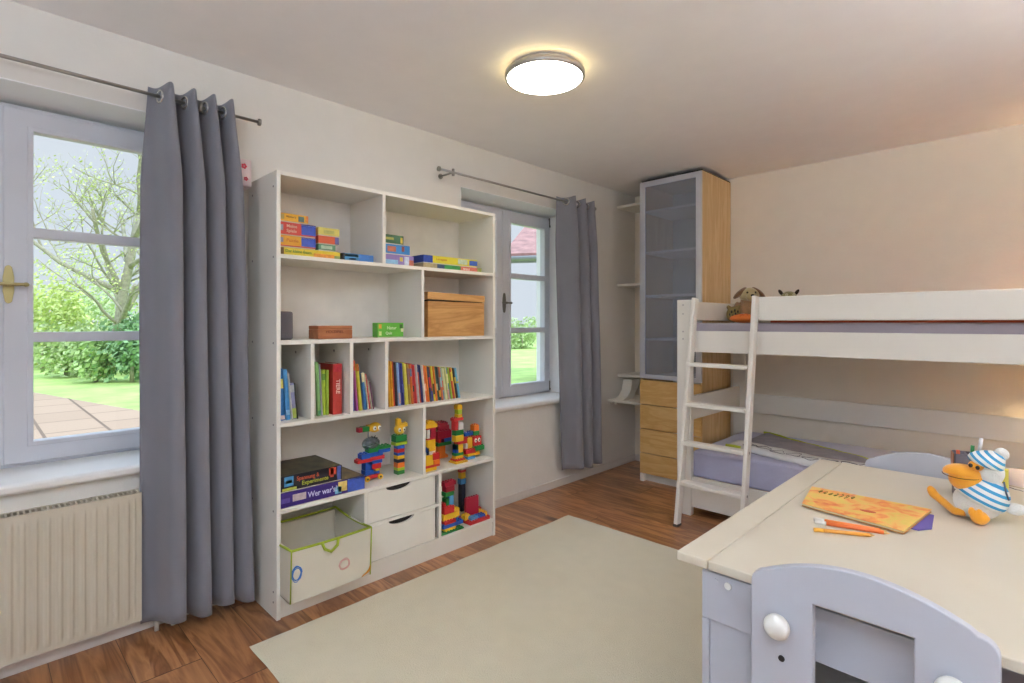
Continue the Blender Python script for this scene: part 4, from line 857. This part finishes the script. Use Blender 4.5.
# ------------------------------------------------------------------ things on the table
def quad_board(name, parent, P, z0, z1, m, bevel=.001): return MB().prism(P, 2, z0, z1, m).build(name, parent, bevel=bevel)
def art(name, cols, sc, dist=2.):
    m = bpy.data.materials.new(name); m.use_nodes = True; n = m.node_tree; b = n.nodes['Principled BSDF']; b.inputs['Roughness'].default_value = .3
    tx = n.nodes.new('ShaderNodeTexCoord'); nz = n.nodes.new('ShaderNodeTexNoise'); nz.inputs['Scale'].default_value = sc; nz.inputs['Detail'].default_value = 3; nz.inputs['Distortion'].default_value = dist
    n.links.new(tx.outputs['Object'], nz.inputs['Vector']); r = n.nodes.new('ShaderNodeValToRGB'); e = r.color_ramp.elements
    while len(e) < len(cols): e.new(.5)
    for i, (p, c) in enumerate(cols): e[i].position = p; e[i].color = (*lin(c), 1)
    n.links.new(nz.outputs['Fac'], r.inputs['Fac']); n.links.new(r.outputs['Color'], b.inputs['Base Color']); return m
t = thing('magazine', 'thick orange and yellow magazine lying on the table', 'magazine', (-.40, 1.99, TZ + .0035))
P = [(-.57, 2.119), (-.23, 2.124), (-.262, 1.845), (-.54, 1.898)]; P = [(a + .40, c - 1.99) for a, c in P]
Pi = [(a * .985, c * .985) for a, c in P]
M_mag = art('magazine_cover', [(.30, 'e0603a'), (.42, 'f09a4a'), (.52, 'f2c068'), (.62, 'e6cc62'), (.75, 'f0a850')], 17, 1.)
quad_board('pages', t, Pi, .0012, .0078, mat('d8c8a0', .8, name='paper_edge')); quad_board('cover', t, P, .0078, .0092, M_mag, .0003); quad_board('back_cover', t, P, 0, .0012, mat('c8882e', .4), .0003)
b = MB()
for i in range(7):
    p = [(-.130 + i * .016 + .004 * sin(k * 1.3 + i), .075 + .018 * sin(k * .9 + i) + .002 * k, .0098) for k in range(6)]; b.tube(p, .0013, mat('6a6a2a', .5, name='green_ink'), seg=5)
b.ell((.03, -.03, .0093), (.022, .012, .0007), mat('c84a28', .4, name='red_ink')); b.build('cover_drawing', t)
one('booklet', 'violet booklet half under the orange magazine', 'booklet', MB().prism([(-.40, 2.085), (-.222, 2.098), (-.212, 1.955), (-.238, 1.915), (-.40, 1.93)], 2, TZ + .0002, TZ + .0033, mat('5f57a8', .5, name='violet_cover')), bevel=.0005)
def pen(label, a, b_, col, r=.0055, tipcol='d8d4cc'):
    t = thing('pencil', label, 'pencil', (0, 0, 0), 0, 'pencils beside the magazine')
    a, b_ = Vector(a), Vector(b_); d = (b_ - a)
    MB().cyl(a + d * .16, a + d * .92, r, mat(col, .4), seg=8).build('shaft', t)
    MB().cyl(a, a + d * .16, r * 1.05, mat(tipcol, .4), seg=12).build('end_cap', t)
    MB().cyl(a + d * .92, b_, r, mat('d8b070', .6), seg=8, r2=.0006).build('tip', t)
zz = TZ + .0056
pen('orange pencil nearest the magazine edge', (-.478, 1.792, zz), (-.300, 1.830, zz), 'f58a44')
pen('orange pencil between its two neighbours', (-.468, 1.768, zz), (-.290, 1.818, zz), 'f07a3c')
pen('orange and grey pencil nearest the chair', (-.452, 1.70, zz), (-.318, 1.770, zz), 'e8a040', tipcol='e8a83a')

def cupfw(px, d): 
    import mathutils
    yw = R(44.45); fw = Vector((-sin(yw), cos(yw), 0)); rt = Vector((cos(yw), sin(yw), 0)); return fw * d + rt * ((px - 512) / 532.4 * d)
# pencil holder
c = cupfw(966, 1.84)
t = thing('pencil_holder', 'dark grey pencil holder behind the plush bird', 'pencil holder', (c.x, c.y, TZ), R(12))
gm = mat('6f6a72', .5, name='grey_plastic_holder'); b = MB()
b.box(-.034, .034, -.035, .035, 0, .004, gm)
for x0, x1, y0, y1 in ((-.034, -.030, -.035, .035), (.030, .034, -.035, .035), (-.034, .034, -.035, -.031), (-.034, .034, .031, .035), (-.002, .002, -.035, .035)): b.box(x0, x1, y0, y1, 0, .150, gm)
b.build('body', t, bevel=.002); MB().box(-.0375, -.0345, -.02, .03, .08, .148, mat('b87a58', .5, name='brown_panel')).build('side_tag', t)
def stick(label, x, y, lx, ly, L, col, cap):
    q = thing('pen', label, 'pen', (c.x, c.y, TZ), R(12)); A = Vector((x, y, .005)); Bv = Vector((x + lx, y + ly, L))
    MB().cyl(A, A.lerp(Bv, .78), .0045, mat(col, .4), seg=10).build('shaft', q); MB().cyl(A.lerp(Bv, .78), Bv, .0055, mat(cap, .4), seg=12).build('cap', q)
stick('green pen with white cap standing in the holder', .018, .0, .022, .0, .205, '2f8a4a', 'd8dce0')
stick('dark green pen standing in the holder', .012, .012, .008, .004, .175, '2a7a40', '2f8a4a')
stick('orange red pencil standing low in the holder', -.018, -.005, -.004, 0, .158, 'c8502c', 'd8603a')
c3 = cupfw(1003, 1.82)
one('paper_cube', 'small yellow note block behind the plush bird', 'note block', MB().box(c3.x - .014, c3.x + .014, c3.y - .014, c3.y + .014, TZ, TZ + .10, mat('d8cc5a', .7, name='yellow_paper')), bevel=.001)

# plush pelican
c = cupfw(978, 1.625)
t = thing('plush_pelican', 'plush white bird with big orange beak, striped shirt and cap', 'soft toy', (c.x, c.y, TZ), R(3.2)); t.scale = (.8, 1, 1)
pw = mat('e2e2de', .9, bump=.5, bscale=200, sheen=.5, name='white_plush'); po = mat('f0a42c', .85, bump=.3, bscale=200, sheen=.4, name='orange_plush')
def stripes(name, ang, sc):
    m = bpy.data.materials.new(name); m.use_nodes = True; n = m.node_tree; b = n.nodes['Principled BSDF']; b.inputs['Roughness'].default_value = .85
    tx = n.nodes.new('ShaderNodeTexCoord'); mp = n.nodes.new('ShaderNodeMapping'); mp.inputs['Rotation'].default_value = (0, R(ang), 0); mp.inputs['Scale'].default_value = (sc, sc, sc)
    wv = n.nodes.new('ShaderNodeTexWave'); wv.wave_type = 'BANDS'; wv.bands_direction = 'Z'; wv.inputs['Scale'].default_value = 1; wv.inputs['Distortion'].default_value = .4
    r = n.nodes.new('ShaderNodeValToRGB'); r.color_ramp.interpolation = 'CONSTANT'; r.color_ramp.elements[0].color = (*lin('e2e4e2'), 1); r.color_ramp.elements[1].position = .58; r.color_ramp.elements[1].color = (*lin('3f9ac8'), 1)
    n.links.new(tx.outputs['Object'], mp.inputs[0]); n.links.new(mp.outputs[0], wv.inputs[0]); n.links.new(wv.outputs['Fac'], r.inputs[0]); n.links.new(r.outputs[0], b.inputs['Base Color']); return m
MB().ell((-.002, .0, .054), (.074, .055, .053), pw).ell((.025, 0, .09), (.05, .045, .05), pw).ell((.033, 0, .150), (.044, .042, .042), pw).ell((.105, .02, .045), (.035, .02, .018), pw).build('body', t, remesh=.004)
b = MB(); b.ell((.010, 0, .076), (.080, .060, .062), stripes('striped_shirt_cloth', -21, 16), seg=64, rings=40)
bmesh.ops.delete(b.bm, geom=[v for v in b.bm.verts if v.co.z < .058 - .36 * v.co.x or v.co.z > .128 + .1 * v.co.x], context='VERTS')
b.build('shirt', t, solid=.003)
hat = MB(); st = stripes('striped_cap_cloth', -33, 19); prof = [(.050, 0), (.053, .005), (.051, .013), (.044, .024), (.034, .034), (.022, .042), (.010, .046), (.002, .047)]
hat.lathe(prof, st)
for v in hat.bm.verts:
    k = max(0, v.co.z / .047); v.co.x += .030 * k * k; v.co = Matrix.Translation((.020, .0, .172)) @ Matrix.Rotation(R(15), 4, 'Y') @ v.co
hat.build('cap', t, solid=.003); MB().ell((.066, .0, .207), (.022, .018, .019), pw).build('pompon', t)
bk = MB().ell((-.045, -.018, .140), (.060, .034, .026), po, seg=32, rings=24)
for v in bk.bm.verts:
    if v.co.z < .134: v.co.z = .134
bk.build('upper_beak', t)
MB().ell((-.034, -.018, .121), (.054, .034, .037), po, seg=28).build('beak_pouch', t)
p = []
for i in range(17):
    a_ = pi + (pi * 1.02) * i / 16; p.append((-.045 + .061 * cos(a_), -.018 + .0355 * sin(a_), .134 - .006 * sin(pi * i / 16)))
MB().tube(p, .0013, mat('7a4a12', .8, name='brown_thread'), seg=6).build('mouth_seam', t)
MB().ell((-.005, -.030, .169), (.024, .016, .016), po).build('eye_patch', t)
for x, z in ((-.021, .171), (-.001, .166)): MB().ell((x, -.0455, z), (.0066, .004, .0062), mat('2a1c14', .25, name='bead_eye')).build('eye', t)
MB().tube([(-.035, -.03, .022), (-.07, -.02, .018), (-.10, .01, .030), (-.13, .03, .044)], [.013, .012, .013, .013], po, seg=14).ell((-.138, .03, .052), (.016, .012, .024), po, Matrix.Rotation(R(-35), 3, 'Y')).build('left_leg', t, remesh=.004)
MB().ell((.004, -.055, .021), (.028, .02, .021), po).ell((-.018, -.062, .036), (.011, .010, .015), po).ell((.004, -.066, .036), (.011, .009, .014), po).ell((.022, -.064, .024), (.013, .009, .010), po).build('right_foot', t, remesh=.003)
MB().tube([(.072, -.02, .13), (.078, -.03, .10), (.085, -.03, .08)], .003, mat('4a5a70', .6, name='dark_tag'), seg=6).build('strap', t)

# ------------------------------------------------------------------ outdoors
M_lawn = mat('a3bd6a', .9, bump=.5, bscale=8, var=.25, vscale=1.4, name='lawn_grass')
tag(MB().box(-90, OX - .02, -60, 90, -.5, -.36, M_lawn).build('lawn'), kind='structure')
def pave():
    m = bpy.data.materials.new('paving_stone'); m.use_nodes = True; n = m.node_tree; b = n.nodes['Principled BSDF']; b.inputs['Roughness'].default_value = .8
    tx = n.nodes.new('ShaderNodeTexCoord'); br = n.nodes.new('ShaderNodeTexBrick'); br.inputs['Scale'].default_value = 1; br.inputs['Brick Width'].default_value = 1.15; br.inputs['Row Height'].default_value = .75; br.inputs['Mortar Size'].default_value = .022
    br.inputs['Color1'].default_value = (*lin('a98f78'), 1); br.inputs['Color2'].default_value = (*lin('9c836d'), 1); br.inputs['Mortar'].default_value = (*lin('6f5a4a'), 1)
    n.links.new(tx.outputs['Object'], br.inputs[0]); n.links.new(br.outputs[0], b.inputs['Base Color']); return m
pts = [(-4.0, -6), (-4.0, 5.0), (-9.0, 3.6), (-11.9, 2.2), (-16.8, 1.05), (-20, -1), (-20, -6)]
tag(MB().prism(pts, 2, -.37, -.33, pave()).build('terrace'), kind='structure')
def leaves(b, cen, rad, n, m, size, rnd, shell=.55):
    i = b.mi(m)
    for _ in range(n):
        d = Vector((rnd.gauss(0, 1), rnd.gauss(0, 1), rnd.gauss(0, 1))).normalized(); k = rnd.random() ** shell
        p = Vector(cen) + Vector((d.x * rad[0], d.y * rad[1], d.z * rad[2])) * k
        s = size * rnd.uniform(.6, 1.3); u = Vector((rnd.gauss(0, 1), rnd.gauss(0, 1), rnd.gauss(0, 1))).normalized(); v = u.orthogonal().normalized()
        w_ = u.cross(v)
        f = b.bm.faces.new([b.bm.verts.new(p + q) for q in (v * s, w_ * s * .55, -v * s, -w_ * s * .55)]); f.material_index = i
G1 = mat('c9d786', .7, var=.25, vscale=.8, name='spring_leaf'); G2 = mat('a6c47e', .7, var=.3, vscale=.9, name='green_leaf'); G3 = mat('88b07a', .7, var=.3, vscale=.8, name='deep_green_leaf'); G4 = mat('bccf98', .7, var=.25, vscale=.8, name='grey_green_leaf')  # greens whitened so the leaf colour carries the garden haze
bark = mat('a3a08c', .9, bump=.5, bscale=10, var=.2, name='bark')
def tree(label, base, h, seed, leafm, leafn, spread=.8, first=None):
    rnd = random.Random(seed); t = thing('tree', label, 'tree', base); B = MB(); Lf = MB()
    def grow(p, d, L, r, lev):
        pts = [p.copy()]; q = p.copy(); dd = d.copy(); n = 6
        for i in range(n):
            dd = (dd + Vector((rnd.gauss(0, .13), rnd.gauss(0, .13), rnd.gauss(.03, .1)))).normalized(); q = q + dd * L / n; pts.append(q.copy())
        B.tube(pts, [r * (1 - .5 * i / n) for i in range(n + 1)], bark, seg=6 if lev > 1 else 10)
        if lev >= 2:
            for a in pts[1::2]: leaves(Lf, a, (.3, .3, .22), max(1, int(leafn * .5)), leafm, .042, rnd, .8)
        if lev >= 4: return
        for k in range(rnd.choice((3, 3, 4)) if lev else 9):
            f = rnd.uniform(.35, 1) if lev else .28 + .72 * k / 8; i = min(n, max(1, int(f * n))); ax = Vector((rnd.gauss(0, 1), rnd.gauss(0, 1), rnd.gauss(0, .5))).normalized()
            nd = (dd * (1 - spread * .5) + ax * spread + Vector((0, 0, .25))).normalized(); grow(pts[i], nd, L * rnd.uniform(.5, .72), r * (1 - .5 * i / n) * .62, lev + 1)
    grow(Vector((0, 0, 0)), Vector((.03, .02, 1)), h * .5, h * .018, 0)
    B.build('trunk_and_branches', t); Lf.build('foliage', t); return t
def at(px, d, z=-.36): v = cupfw(px, d); return (v.x, v.y, z)
tree('large bare branched tree with fresh leaves seen through the big window', at(106, 17), 10.5, 21, G1, 5, .85)
def bush(label, px, d, rx, rz_, m, seed, n=2600, sz=.085):
    p = at(px, d); t = thing('bush', label, 'bush', p, group='garden bushes'); rnd = random.Random(seed); b = MB()
    for _ in range(7):
        c_ = (rnd.uniform(-rx, rx) * .6, rnd.uniform(-rx, rx) * .6, rz_ * rnd.uniform(.35, .75)); leaves(b, c_, (rx * .6, rx * .6, rz_ * .45), n // 7, m, sz, rnd, .35)
    b.build('foliage', t); MB().tube([(0, 0, -.02), (.05, 0, rz_ * .5)], [.06, .03], bark).build('stem', t); return t
bush('tall loose pale thicket rising behind the other garden bushes', 72, 27, 3.2, 5.6, G1, 12, 2600, .07)
bush('pale yellow green bush behind the terrace, beside the window post', 42, 19, 1.3, 2.7, G1, 1)
bush('grey green bush low at the edge of the terrace', 66, 16.4, .9, 1.5, G4, 2, 2200)
bush('deep green bush under the tree', 132, 14.8, .8, 2.0, G3, 3, 2200)
bush('dense mid green bush at the far rear of the garden', 92, 23, 2.0, 3.4, G4, 4, 3200)
bush('yellow green bush near the curtain side of the garden', 160, 18.5, 1.5, 2.6, G1, 5)
bush('tall yellow green bush on the open side of the garden', 2, 20, 1.6, 3.6, G1, 6)
bush('mid green low bush between the terrace and the tree', 96, 14.9, .65, 1.3, G2, 7, 1600)
bush('pale green hedge bush across the small lawn', 522, 34, 1.5, 1.75, G4, 8, 2400, .1)
# neighbour house
t = thing('neighbour_house', 'corner of a red tiled neighbour roof seen through the small window', 'house', at(503.5, 12), R(30))
wm = mat('dfe3e6', .85, bump=.1, bscale=8, name='house_render'); rm_ = mat('9c746e', .8, bump=.6, bscale=14, var=.25, vscale=5, name='roof_tiles'); fa = mat('9c9ea4', .8, var=.1, name='fascia_board')
MB().prism([(.7, 0), (5.3, 0), (5.3, 3.1), (3.0, 4.1), (.7, 3.1)], 0, 1.25, 7, wm).build('wall', t)
MB().prism([(-.1, 3.12), (-.1, 3.2), (3.0, 4.6), (3.0, 4.5)], 0, 0, 7.4, rm_).build('roof', t)
MB().prism([(3.0, 4.5), (3.0, 4.6), (6.1, 3.2), (6.1, 3.12)], 0, 0, 7.4, rm_).build('roof', t)
MB().prism([(-.1, 2.98), (-.1, 3.12), (3.0, 4.5), (3.0, 4.3), (.5, 3.1)], 0, .05, 7.35, fa).build('eaves', t)
MB().cyl((0, -.16, 3.08), (7.4, -.16, 3.08), .055, mat('8a8c90', .5, name='gutter_zinc')).build('gutter', t)
